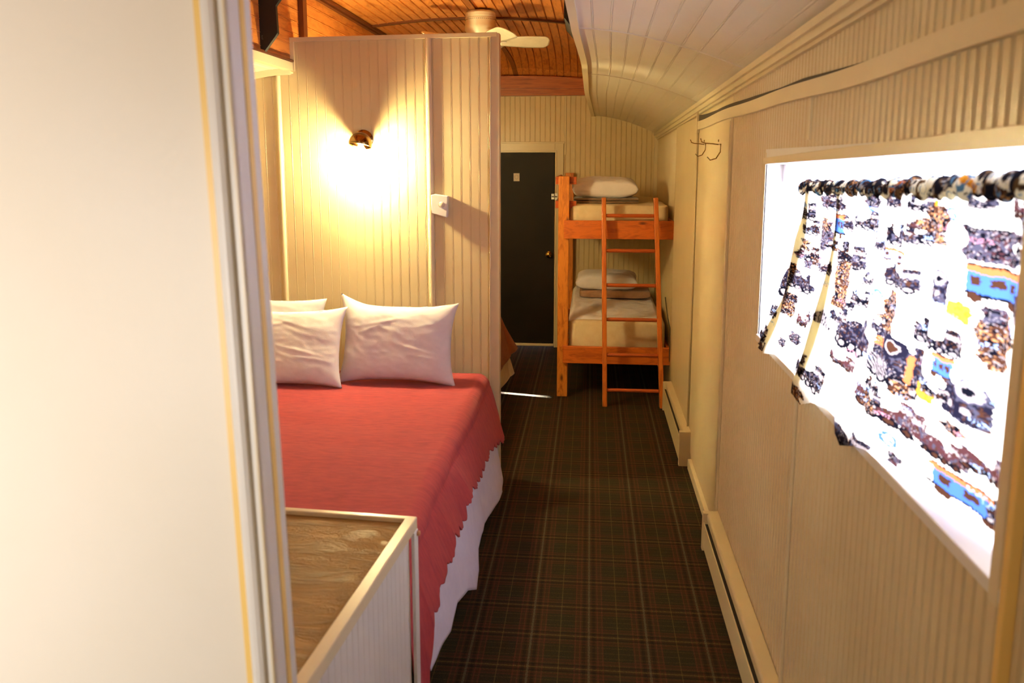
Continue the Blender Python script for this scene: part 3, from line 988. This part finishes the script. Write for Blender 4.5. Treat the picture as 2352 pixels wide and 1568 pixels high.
quadbox(MB(), [P(L - .034, .004), P(L - .034, -.006), P(L, -.006), P(L, .004)], 0, CZ - .034).build('corner_post', M_WHITE, cab, bevel=.002)
MB().lathe([(.001, -.006), (.007, -.004), (.007, .004), (.001, .006)], (c01[0] + .008, c01[1] - .008, CZ - .045), 'x', 12).build('peg', plain('worn_wood', srgb(196, 140, 96), .6), cab, smooth=True)

# ------------------------------------------------------------------ double bed
BT = .60
BX0, BX1, BY0, BY1 = -2.02, -.565, 2.24, 4.24
bed = empty('double_bed', (-1.3, 3.2, 0), 'double bed under a red bedspread with its head against the partition', 'bed')
MB().box(BX0 + .02, BX1 - .02, BY0 + .04, BY1, .34, BT - .012).build('mattress', M_SHEET, bed, bevel=.03)
MB().box(BX0 + .03, BX1 - .03, BY0 + .05, BY1, .12, .335).build('box_spring', M_SHEET, bed, bevel=.01)
for xx in (BX0 + .1, BX1 - .12):
    for yy_ in (BY0 + .12, BY1 - .12):
        MB().box(xx - .03, xx + .03, yy_ - .03, yy_ + .03, 0, .12).build('leg', M_DARK, bed)


def drape_sheet(name, mat, label, cat, top, x_in, x_edge, hem, y0, y1, scallop, group=None, r=.05, bulge=.02, seed=1, thick=.004, foot=None, nu=90, nv=260, sag=.01, crease=.004):
    """cloth lying on a bed top and hanging over its aisle side; hem: table of (y, x, z)"""
    def fn(u, v):
        y = y0 + (y1 - y0) * v
        hx_ = lerp_table([(h[0], h[1]) for h in hem], y); hz_ = lerp_table([(h[0], h[2]) for h in hem], y)
        hz0 = hz_
        hz_ -= scallop * (abs(math.sin(y * 27 + 1.1 * math.sin(y * 11))) * 1.5 - .8 + .18 * math.sin(y * 131 + 2 * math.sin(y * 29)))
        w1 = .42
        nz = noise.noise((y * 2.1 + seed, u * 2.2, seed)) * crease * 2 + noise.noise((y * 7 + seed, u * 5, seed)) * crease
        if u < w1:
            a = u / w1
            x = x_in + (x_edge - r - x_in) * a
            z = top + nz - sag * 0.0
            return (x, y, z)
        if u < .58:
            a = (u - w1) / (.58 - w1); th = a * math.pi / 2 * .93
            return (x_edge - r + r * math.sin(th) + nz * a, y, top - r + r * math.cos(th) + nz * (1 - a))
        a = (u - .58) / .42
        xs = x_edge - r + r * math.sin(math.pi / 2 * .93); zs = top - r + r * math.cos(math.pi / 2 * .93)
        rip = (noise.noise((y * 3.3, seed * 3.1, a * .7)) * 1.2 + noise.noise((y * 8, seed, a)) * .3) * bulge * a
        z = zs + (hz_ - zs) * a
        x = xs + (hx_ - xs) * (max(0, (zs - z) / (zs - hz0)) ** .8) + rip
        return (x, y, z)
    mb = MB(); mb.grid(fn, nu, nv)
    o = mb.build(name, mat, None, smooth=True)
    m = o.modifiers.new('thickness', 'SOLIDIFY'); m.thickness = thick; m.offset = 0
    tag(o, label, cat, group)
    return o


sheet_hem = [(4.25, -.475, .08), (4.12, -.440, .075), (3.93, -.420, .085), (3.6, -.440, .115), (3.46, -.455, .13), (3.3, -.450, .155), (3.18, -.445, .15), (3.05, -.425, .12), (2.93, -.420, .105), (2.84, -.440, .15), (2.68, -.453, .19), (2.55, -.452, .16), (2.385, -.458, .19), (2.26, -.46, .20)]
drape_sheet('bed_sheet', M_SHEET, 'white sheet hanging below the red bedspread along the aisle side of the double bed', 'sheet', BT - .006, -1.2, -.545, sheet_hem, 2.27, 4.26, .0, r=.04, bulge=.010, seed=4, thick=.002, crease=.0)
spread_hem = [(4.26, -.470, .33), (4.15, -.432, .285), (3.99, -.452, .318), (3.80, -.462, .36), (3.63, -.462, .375), (3.4, -.462, .372), (3.07, -.458, .435), (2.9, -.462, .39), (2.7, -.460, .425), (2.6, -.460, .39), (2.44, -.460, .405), (2.36, -.460, .37), (2.28, -.460, .35), (2.23, -.460, .21), (2.20, -.462, .06), (2.14, -.468, .05)]
sp = drape_sheet('red_bedspread', M_SPREAD, 'red bedspread with a ragged scalloped hem lying over the double bed', 'bedspread', BT + .008, BX0 - .02, -.530, spread_hem, 2.15, 4.27, .016, r=.065, bulge=.003, seed=8, thick=.006, nv=900, crease=.005)


def pillow(name, mat, label, cat, w, h, t, loc, rot, seed, group=None, ears=.03, wr=.004, peak=0.0, pow_=.55):
    n_ = 70
    mb = MB()

    def pt(a, b, s):
        # a,b in -1..1
        e = ears * (abs(a) * abs(b)) ** 3
        pin = 1 - .045 * (1 - a * a) * (b * b) ** 2
        x = a * w / 2 * (1 - .05 * (1 - b * b) ** 1.0 * 0 - .035 * (1 - abs(b)) * 0) + math.copysign(e, a)
        z = b * h / 2 * pin + math.copysign(e * .8, b)
        z += peak * max(0, b) ** 6 * max(0, min(1, (-a - .55) / .45)) ** 1.5
        x *= 1 - .03 * (1 - b * b) * (a * a)
        f = max(0.0, (1 - a ** 4)) ** pow_ * max(0.0, (1 - b ** 4)) ** pow_
        cr = 0
        for (ca, cb, ln, sl, am) in ((.35, -.15, .45, -.35, 1), (.45, -.33, .35, -.18, .8), (-.2, .55, .4, .3, .7), (.1, .62, .35, -.5, .6), (-.45, .35, .3, .6, .5)):
            du = (a - ca) / ln; dv = (b - cb - sl * (a - ca)) / .045
            cr += am * math.exp(-du * du * 2) * math.exp(-dv * dv) * s
        k = cr * wr * 1.3 + noise.noise((a * 2.2 + seed, b * 2.2, s * 3.3 + seed)) * wr * 1.6 + abs(noise.noise((a * 2 + b * 4 + seed, b * 1.3 - a * 3, seed))) * wr * 1.2 + noise.noise((a * 9 + b * 4, b * 8 + seed, seed)) * wr * .35
        y = s * (t / 2 * f) + k * min(1, f * 2.5) - s * 0
        return (x, y, z)
    for s in (-1, 1):
        mb.grid(lambda u, v: pt(u * 2 - 1, v * 2 - 1, s), n_, n_)
    o = mb.build(name, mat, None, smooth=True)
    bm = bmesh.new(); bm.from_mesh(o.data)
    bmesh.ops.remove_doubles(bm, verts=bm.verts, dist=.0008)
    bmesh.ops.recalc_face_normals(bm, faces=bm.faces)
    bm.to_mesh(o.data); bm.free()
    for p in o.data.polygons: p.use_smooth = True
    o.location = loc; o.rotation_euler = rot
    return tag(o, label, cat, group)


GP = 'pillows at the head of the double bed'
pillow('bed_pillow', M_PILLOW, 'large white pillow propped upright against the partition, nearest the aisle', 'pillow', .575, .395, .15, (-.985, 4.085, .812), (R(-14), R(1), R(1)), 3, GP, ears=.026, wr=.0028, peak=.034)
pillow('bed_pillow', M_PILLOW, 'white pillow with long creases, left of the upright pillow on the red bedspread', 'pillow', .60, .39, .13, (-1.555, 4.00, .797), (R(-22), R(-2.0), R(-3)), 11, GP, ears=.02, wr=.0032)
pillow('bed_pillow', M_PILLOW, 'white pillow mostly hidden, its top edge showing behind the creased pillow', 'pillow', .60, .40, .10, (-1.72, 4.19, .815), (R(-8), R(1.5), R(0)), 17, GP, ears=.016)

# ------------------------------------------------------------------ second bed, beyond the partition
B2 = empty('rear_bed', (-1.3, 5.3, 0), 'bed beyond the partition with a brown bedspread hanging over its corner', 'bed')
MB().box(-2.0, -.70, 4.42, 6.10, .34, .60).build('mattress', M_SHEET, B2, bevel=.03)
MB().box(-1.98, -.72, 4.44, 6.08, .12, .335).build('box_spring', M_SHEET, B2, bevel=.01)
for xx in (-1.9, -.8):
    for yy_ in (4.55, 5.98):
        MB().box(xx - .03, xx + .03, yy_ - .03, yy_ + .03, 0, .12).build('leg', M_DARK, B2)


def corner_cloth(name, mat, label, cat, top, x1, y1, x0, y0, hem_fn, r, thick, flare):
    """cloth over the aisle side and far end of a bed, with the flared corner fold between them"""
    def rim(s):
        # s: 0..1 along the aisle side, 1..2 round the corner, 2..3 along the far end -> (point on the bed edge, outward direction)
        if s <= 1: return (x1, y0 + (y1 - .05 - y0) * s), (1, 0)
        if s <= 2:
            th = (s - 1) * math.pi / 2
            return (x1 - .05 + .05 * math.cos(th), y1 - .05 + .05 * math.sin(th)), (math.cos(th), math.sin(th))
        return (x1 - .05 + (x0 - x1 + .05) * (s - 2), y1), (0, 1)

    def fn(u, v):
        s = v * 3
        (ex, ey), (dx, dy) = rim(s)
        hz, out = hem_fn(s)
        if u < .3:
            a = u / .3
            cx, cy = max(min(ex, x1), x0), ey
            ix, iy = x0, (y0 + y1) / 2
            return (ix + (ex - ix) * a, iy + (ey - iy) * a, top)
        a = (u - .3) / .7
        c = max(0, 1 - abs(s - 1.5) / .9)
        rr = out * a ** (1.0 + .3 * c) + .012 * math.sin(min(1, a * 5) * math.pi / 2)
        rr += .010 * a * noise.noise((s * 6, 3.3, a))
        z = top + (hz - top) * (a ** 1.05) - .02 * math.sin(min(1, a * 6) * math.pi / 2) * (1 - a)
        return (ex + dx * rr, ey + dy * rr, z)
    mb = MB().grid(fn, 60, 300)
    o = mb.build(name, mat, None, smooth=True)
    m = o.modifiers.new('thickness', 'SOLIDIFY'); m.thickness = thick; m.offset = 0
    return tag(o, label, cat)


def hem2(s):
    c = max(0, 1 - abs(s - 1.4) / .55)
    base = .28 - .02 * math.sin(s * 3) + .008 * abs(math.sin(s * 90))
    if s < 1: base = .20 + .06 * s + .008 * abs(math.sin(s * 110))
    return base - .0 * c, .05 + .115 * c


def hem2s(s):
    c = max(0, 1 - abs(s - 1.2) / .5)
    return .13 - .03 * (1 - min(1, s)) + .02 * math.sin(s * 5), .03 + .09 * c


corner_cloth('rear_bedspread', M_SPREAD2, 'brown bedspread draped over the corner of the bed beyond the partition', 'bedspread', .622, -.685, 6.14, -1.95, 4.43, hem2, .04, .005, .1)
corner_cloth('rear_bed_sheet', M_BUNKSHEET, 'pale sheet corner showing under the brown bedspread beyond the partition', 'sheet', .611, -.69, 6.12, -1.95, 4.44, hem2s, .04, .002, .1)

# ------------------------------------------------------------------ wall lamp over the bed
LX, LY, LZ = -1.195, YP, 1.845
wl = empty('wall_lamp', (LX, LY, LZ), 'lit brass wall lamp with a round shade on the partition above the pillows', 'lamp')
MB().lathe([(.052, 0), (.052, -.010), (.044, -.016), (.014, -.020)], (LX, LY - .001, LZ + .012), 'y', 32).build('backplate', M_BRASSDARK, wl, smooth=True, angle=40)
MB().tube([(LX, LY - .018, LZ + .012), (LX, LY - .045, LZ + .012), (LX + .006, LY - .065, LZ + .01)], .009, 12).build('arm', M_BRASSDARK, wl, smooth=True)
# dome: open downwards, tilted
prof_ = []
for k in range(13):
    th = k / 12 * R(98)
    prof_.append((max(.0005, .061 * math.sin(th)), .061 * math.cos(th)))
inner = [(max(.0005, r_ - .002 if r_ > .01 else r_), h_ - .002) for r_, h_ in prof_][::-1]
mb = MB().lathe(prof_ + inner, (0, 0, 0), 'z', 40, cap=False)
import mathutils
rotm = mathutils.Euler((R(-14), R(8), 0)).to_matrix()
mb.v = [tuple(rotm @ Vector(p) + Vector((LX + .004, LY - .085, LZ - .012))) for p in mb.v]
mb.build('dome_shade', M_BRASSDARK, wl, smooth=True)
mb = MB().tube([(LX + .004, LY - .085, LZ + .03), (LX + .006, LY - .088, LZ - .01)], .016, 14)
mb.build('socket', M_WPLASTIC, wl, smooth=True)
n = NT('lit_bulb'); em = n.node('ShaderNodeEmission'); em.inputs[0].default_value = (1, .80, .50, 1); em.inputs[1].default_value = 60
n.link(em.outputs[0], n.out.inputs[0])
bp = [(.001, .0), (.012, -.004), (.016, -.014), (.027, -.030), (.030, -.042), (.024, -.055), (.012, -.062), (.001, -.064)]
mb = MB().lathe(bp, (LX + .008, LY - .090, LZ - .012), 'z', 24)
mb.build('bulb', n.m, wl, smooth=True)

# thermostat / sensor box on the partition's edge strip
tb = empty('wall_sensor_box', (-.775, YP - .02, 1.515), 'white plastic sensor box on the partition, right of the lit lamp', 'sensor')
MB().prism([(-.830, 1.475), (-.748, 1.452), (-.742, 1.565), (-.815, 1.575), (-.832, 1.570)], YP - .048, YP - .001, 'y').build('housing', M_WPLASTIC, tb, bevel=.004)
MB().lathe([(.016, 0), (.016, -.004), (.012, -.007), (.001, -.008)], (-.775, YP - .047, 1.520), 'y', 20).build('lens', M_PLASTIC, tb, smooth=True)

# ------------------------------------------------------------------ door, threshold, sign
dr = empty('door_1', ((DX0 + DX1) / 2, YE, 0), kind='structure')
n = NT('black_door_paint'); v = n.coords((1, 1, 1))
n.bump(n.noise(v, 30, 3), .06, .003)
M_DOOR = n.set(Base_Color=n.ramp(n.noise(v, 3, 4), [(.3, srgb(20, 16, 13)), (.7, srgb(30, 24, 18))]), Roughness=.5, Specular_IOR_Level=.2)
MB().box(DX0 + .004, DX1 - .004, YE - .015, YE + .03, .037, DZ - .003).build('door_panel', M_DOOR, dr, bevel=.002)
mb = MB()
mb.box(DX1, DX1 + .078, YE - .018, YE + .06, 0, DZ + .088)
mb.box(DX0 - .078, DX0, YE - .018, YE + .06, 0, DZ + .088)
mb.box(DX0, DX1, YE - .018, YE + .06, DZ, DZ + .088)
mb.box(DX0 - .09, DX1 + .09, YE - .026, YE, DZ + .080, DZ + .096)
mb.box(DX1 + .004, DX1 + .018, YE - .024, YE, 0, DZ + .01)
mb.box(DX0, DX1 + .018, YE - .024, YE, DZ + .004, DZ + .018)
mb.build('door_frame', M_CREAM_TRIM, dr, bevel=.002)
MB().lathe([(.026, -.002), (.026, -.008), (.011, -.012), (.011, -.035), (.022, -.042), (.029, -.055), (.028, -.066), (.016, -.074), (.001, -.075)], (-.375, YE - .014, .888), 'y', 28).build('door_handle', M_BRASS, dr, smooth=True, angle=50)
mb = MB().box(-.356, -.330, YE - .030, YE - .012, 1.395, 1.445)
mb.box(-.322, -.300, YE - .032, YE - .016, 1.388, 1.450)
mb.tube([(-.35, YE - .034, 1.42), (-.306, YE - .034, 1.42)], .006, 8)
mb.build('latch', M_STEEL, dr)
MB().box(DX0, DX1, YE - .035, YE + .05, 0.013, .036).build('threshold', M_CREAM_TRIM, dr, bevel=.004)
sg = empty('door_sign', (-.679, YE - .016, 1.595), 'small square white notice on the black door', 'sign')
MB().box(-.706, -.652, YE - .020, YE - .0155, 1.560, 1.632).build('card', M_PAPER, sg)
mb = MB()
for k in range(14):
    a0 = 2 * math.pi * k / 14; a1 = 2 * math.pi * (k + 1) / 14
    c0 = (-.679 + .016 * math.cos(a0), 1.598 + .019 * math.sin(a0)); c1 = (-.679 + .016 * math.cos(a1), 1.598 + .019 * math.sin(a1))
    mb.tube([(c0[0], YE - .021, c0[1]), (c1[0], YE - .021, c1[1])], .0012, 6)
mb.build('printed_circle', plain('faint_ink', srgb(170, 165, 160), .8), sg)

# outlet on the end wall between the bunks
ot = empty('wall_outlet', (.27, YE, .64), 'ivory wall outlet between the two bunks on the end wall', 'outlet')
MB().box(.232, .308, YE - .007, YE - .0005, .575, .69).build('cover_plate', M_PLASTIC, ot, bevel=.002)
for zz in (.61, .655):
    MB().prism([(.270 + .017 * math.cos(k * math.pi / 8), zz + .014 * math.sin(k * math.pi / 8)) for k in range(16)], YE - .0085, YE - .0055, 'y').build('socket_face', M_CORD, ot)

# ------------------------------------------------------------------ bunk bed, two mattresses, bedding, ladder
bk = empty('bunk_bed', (.18, 6.7, 0), 'stained pine bunk bed in the far corner beside the black door', 'bunk bed')
YB0 = 5.95; YB1 = 7.56


def post(x0, x1, y0, y1, z1):
    MB().box(x0, x1, y0, y1, 0, z1).build('post', M_PINE_V, bk, bevel=.004)


post(-.229, -.150, YB0, YB0 + .045, 1.637)
post(-.229, -.150, YB1 - .045, YB1, 1.637)
for z0, z1 in ((1.190, 1.322), (.267, .393)):
    MB().box(-.186, .597, YB0 - .036, YB0 - .001, z0, z1).build('end_board', M_PINE_H, bk, bevel=.003)
    MB().box(-.186, .592, YB1 - .08, YB1 - .05, z0, z1).build('end_board', M_PINE_H, bk, bevel=.003)
    MB().box(-.220, -.188, YB0 + .047, YB1 - .05, z0, z1).build('side_rail', M_PINE_H, bk, bevel=.003)
    MB().box(.572, .594, YB0 + .002, YB1 - .05, z0, z1).build('side_rail', M_PINE_H, bk, bevel=.003)
    for k in range(9):
        y = YB0 + .08 + k * .17
        MB().box(-.186, .570, y, y + .07, z0 + .03, z0 + .05).build('slat', M_PINE_H, bk)
for z0, z1 in ((1.578, 1.632), (1.405, 1.458)):
    MB().box(-.252, -.100, YB0 + .047, YB0 + .07, z0, z1).build('guard_rail', M_RUNG, bk, bevel=.002)
    MB().box(-.252, -.231, YB0 + .071, YB0 + .9, z0, z1).build('guard_rail', M_RUNG, bk, bevel=.002)


def mattress(name, x0, x1, y0, y1, z0, z1, mat, label, seed):
    mb = MB(); n_ = 48
    # rounded soft box from a lofted superellipse cross-section
    def fn(u, v):
        th = 2 * math.pi * u
        cx, cz = (x0 + x1) / 2, (z0 + z1) / 2
        e = .16
        ca, sa = math.cos(th), math.sin(th)
        px = math.copysign(abs(ca) ** e, ca); pz = math.copysign(abs(sa) ** e, sa)
        vv = v * 2 - 1
        k = (1 - abs(vv) ** 26) ** .3 if abs(vv) < 1 else 0
        k = .90 + .10 * k
        y = y0 + (y1 - y0) * v
        nz = noise.noise((px * 2 + seed, y * 5, pz * 3)) * .010
        return (cx + px * (x1 - x0) / 2 * k, y, cz + pz * (z1 - z0) / 2 * k + nz * (1 if pz > 0 else .3))
    mb.grid(fn, 96, 60)
    base = len(mb.v)
    mb.f.append(tuple(range(0, 96))[::-1]); mb.f.append(tuple(range(60 * 97, 60 * 97 + 96)))
    o = mb.build(name, mat, None, smooth=True)
    bm = bmesh.new(); bm.from_mesh(o.data); bmesh.ops.remove_doubles(bm, verts=bm.verts, dist=.0005); bmesh.ops.recalc_face_normals(bm, faces=bm.faces); bm.to_mesh(o.data); bm.free()
    for p in o.data.polygons: p.use_smooth = True
    return tag(o, label, 'mattress', 'bunk mattresses')


mattress('bunk_mattress', -.146, .566, YB0 + .03, YB1 - .1, 1.245, 1.432, M_BUNKSHEET, 'cream covered mattress on the upper bunk', 2)
mattress('bunk_mattress', -.146, .566, YB0 + .03, YB1 - .1, .322, .575, M_BUNKSHEET, 'cream covered mattress on the lower bunk', 7)


def folded(name, x0, x1, y0, y1, z0, z1, mat, label, cat, layers=2, seed=1, group=None, wob=.006):
    mb = MB()
    h = (z1 - z0) / layers
    for k in range(layers):
        a0 = z0 + k * h
        def fn(u, v, a0=a0):
            th = 2 * math.pi * u; ca, sa = math.cos(th), math.sin(th)
            e = .35
            px = math.copysign(abs(ca) ** e, ca); pz = math.copysign(abs(sa) ** e, sa)
            vv = v * 2 - 1; kk = (1 - abs(vv) ** 10) ** .4 if abs(vv) < 1 else 0
            kk = .55 + .45 * kk
            x = (x0 + x1) / 2 + px * (x1 - x0) / 2 * (.94 + .06 * kk)
            y = (y0 + y1) / 2 + vv * (y1 - y0) / 2
            return (x + noise.noise((y * 5, seed, k)) * wob, y, a0 + h / 2 + pz * h / 2 * kk * .98 + noise.noise((x * 4, y * 4, seed)) * wob)
        mb.grid(fn, 48, 24)
        b = len(mb.v) - 49 * 25
        mb.f.append(tuple(b + i for i in range(48))[::-1]); mb.f.append(tuple(b + 24 * 49 + i for i in range(48)))
    o = mb.build(name, mat, None, smooth=True)
    return tag(o, label, cat, group)


folded('folded_blanket', -.125, .36, 6.14, 6.50, 1.434, 1.474, M_BLANKETG, 'brown and beige folded blanket under the pillow on the upper bunk', 'blanket', 2, 3, 'folded bunk blankets')
pillow('bunk_pillow', M_PILLOW, 'white pillow lying on the folded blanket of the upper bunk', 'pillow', .49, .34, .150, (.105, 6.32, 1.548), (R(-90 + 4), 0, R(2)), 31, 'bunk pillows', ears=.0, wr=.004, pow_=.36)
# lower bunk: rumpled duvet, blanket, pillow
mb = MB()


def duvet(u, v):
    x = -.148 + .69 * u; y = 6.02 + 1.28 * v
    hgt = .592 + .055 * min(1, max(0, (v - .10) / .3)) * (1 - .55 * u) + noise.noise((x * 7, y * 6, 5)) * .016 + noise.noise((x * 16, y * 15, 9)) * .007
    e = min(u, 1 - u, v * 1.6, (1 - v) * 1.6)
    k = min(1, e / .05)
    return (x, y, .566 + (hgt - .566) * (k ** .5))


mb.grid(duvet, 90, 110)
tag(mb.build('rumpled_duvet', M_PILLOW, smooth=True), 'rumpled white bedding spread over the lower bunk mattress', 'bedding')
folded('folded_blanket', -.075, .50, 6.60, 6.95, .640, .705, M_BLANKET, 'dusty pink folded blanket under the pillow on the lower bunk', 'blanket', 1, 5, 'folded bunk blankets')
pillow('bunk_pillow', M_PILLOW, 'white pillow lying on the pink blanket of the lower bunk', 'pillow', .50, .34, .14, (.145, 6.76, .775), (R(-90 + 3), R(0), R(-2)), 41, 'bunk pillows', ears=.0, wr=.004, pow_=.36)

ld = empty('bunk_ladder', (.31, 5.75, 0), 'orange-brown wooden ladder leaning against the open end of the bunk bed', 'ladder')


def lad(side, z):
    """stile centre at height z; it narrows and leans back towards the top"""
    f = z / 1.49
    x = (.126 - .030 * f) if side < 0 else (.532 - .072 * f)
    return x, 5.735 + .138 * f


for s in (-1, 1):
    mb = MB(); w = .017
    (xa, ya), (xb, yb_) = lad(s, 0), lad(s, 1.49)
    mb.hexa([(xa - w, ya - .025, 0), (xa + w, ya - .025, 0), (xa + w, ya + .025, 0), (xa - w, ya + .025, 0), (xb - w * .95, yb_ - .025, 1.49), (xb + w * .95, yb_ - .025, 1.49), (xb + w * .95, yb_ + .025, 1.49), (xb - w * .95, yb_ + .025, 1.49)])
    mb.build('stile', M_LADDER, ld, bevel=.006)
for v_px in (.118, .372, .626, .870, 1.115, 1.362):
    (xa, ya), (xb, _) = lad(-1, v_px), lad(1, v_px)
    mb = MB().tube([(xa, ya, v_px), (xa + .03, ya, v_px), (xb - .03, ya, v_px), (xb, ya, v_px)], [.011, .0135, .0135, .011], 14)
    mb.build('rung', M_RUNG, ld, smooth=True)

cd = MB().tube([(.548 + .02, 6.1, .74), (.562, 5.93, .70), (.572, 5.905, .62), (.590, 5.90, .55), (.592, 5.90, .30)], .004, 8)
tag(cd.build('power_cord', M_CORD, smooth=True), 'thin grey power cord hanging between the bunk mattress and the wall', 'cord')

# ------------------------------------------------------------------ coat hooks on the wall under the rail
for yk, zk, sc, lab in ((4.42, 1.832, 1.0, 'small bent wire coat hook on the panel seam, the farther of two'), (3.93, 1.822, 1.15, 'small bent wire coat hook on the plain wall panel, the nearer of two')):
    hk = empty('coat_hook', (XR - .01, yk, zk), lab, 'hook', 'wire coat hooks under the rail')
    x0 = XR - .012
    p = lambda dx, dy, dz: (x0 - dx * sc, yk + dy * sc, zk + dz * sc)
    MB().tube([p(0, 0, 0), p(.02, .02, .004), p(.045, .04, .006), p(.06, .05, .012), p(.064, .052, .026)], .0022 * sc, 8).build('upper_hook', M_BRASSDARK, hk, smooth=True)
    MB().tube([p(0, 0, 0), p(.004, -.09, .0), p(.006, -.10, -.03), p(.020, -.09, -.055), p(.034, -.03, -.062), p(.040, .01, -.05)], .0022 * sc, 8).build('lower_hook', M_BRASSDARK, hk, smooth=True)
    MB().lathe([(.006, .0), (.006, -.003), (.001, -.004)], (x0 + .002, yk, zk + .018), 'x', 10).build('screw', M_BRASSDARK, hk)

# ------------------------------------------------------------------ ceiling fan, black boxes in the clerestory
FX, FY = -.735, 5.55
fan = empty('ceiling_fan', (FX, FY, 2.73), 'cream ceiling fan on the wooden ceiling behind the partition top', 'fan')
zc_ = cler_z(FX, FY)
MB().lathe([(.088, 0), (.100, -.012), (.101, -.035), (.096, -.040), (.101, -.045), (.101, -.085), (.105, -.092), (.105, -.115), (.085, -.150), (.04, -.165), (.001, -.166)], (FX, FY, zc_ - .016), 'z', 48).build('motor_housing', M_PLASTIC, fan, smooth=True, angle=35)
mb = MB()
for k in range(48):
    w = 2 * math.pi * k / 48
    mb.lathe([(.0030, -.001), (.0030, .001)], (FX + .1015 * math.cos(w), FY + .1015 * math.sin(w), zc_ - .072), 'z', 6)
mb.build('vent_holes', M_DARK, fan)
MB().lathe([(.03, 0), (.06, -.008), (.06, -.03), (.035, -.045), (.001, -.048)], (FX, FY, zc_ - .178), 'z', 32).build('hub', M_PLASTIC, fan, smooth=True, angle=40)
for k in range(5):
    a = R(12 + 72 * k)
    ca, sa = math.cos(a), math.sin(a)
    T = lambda x, y, z: (FX + x * ca - y * sa, FY + x * sa + y * ca, zc_ - .205 + z)
    def blade(u, v):
        x = .13 + .33 * u; w = (.050 + .018 * min(1, u * 2)) * (1 - max(0, (u - .88) / .12) ** 2 * .6)
        y = (v - .5) * 2 * w
        return T(x, y, -y * .38)
    mb = MB().grid(blade, 24, 8)
    b = mb.build('blade', M_PLASTIC, fan, smooth=True)
    m = b.modifiers.new('thickness', 'SOLIDIFY'); m.thickness = .006
    hz = MB(); hz.hexa([T(.04, -.02, -.008), T(.17, -.014, -.006), T(.17, .014, 0), T(.04, .02, -.008), T(.04, -.02, -.002), T(.17, -.014, -.001), T(.17, .014, .005), T(.04, .02, -.002)])
    hz.build('blade_arm', M_WPLASTIC, fan)

sb = empty('black_wall_box', (XCR - .0, 3.75, 2.5), 'black chamfered box on the clerestory wall above the white curved ceiling', 'box')
MB().prism([(-.122, 2.345), (-.083, 2.300), (-.02, 2.300), (-.02, 2.66), (-.122, 2.66)], 3.60, 3.95, 'y').build('box_body', M_BLACK, sb, bevel=.002)
lb = empty('black_wall_box', (XCL, 3.9, 2.5), 'black chamfered box on the clerestory wall beside the near door casing', 'box')
YL = 3.90
MB().prism([(-1.575, 2.262), (-1.555, 2.262), (-1.488, 2.345), (-1.492, 2.470), (-1.445, 2.53), (-1.40, 2.66), (-1.60, 2.66)], YL, YL + .025, 'y').build('box_body', M_BLACK, lb, bevel=.002)
mb = MB()
for z0, z1, x0, x1 in ((2.318, 2.336, -1.566, -1.564), (2.318, 2.320, -1.566, -1.558), (2.334, 2.336, -1.566, -1.560), (2.326, 2.328, -1.566, -1.561)):
    mb.box(x0, x1, YL - .002, YL - .0005, z0, z1)
mb.build('badge', plain('faint_badge', srgb(90, 92, 88), .5), lb)
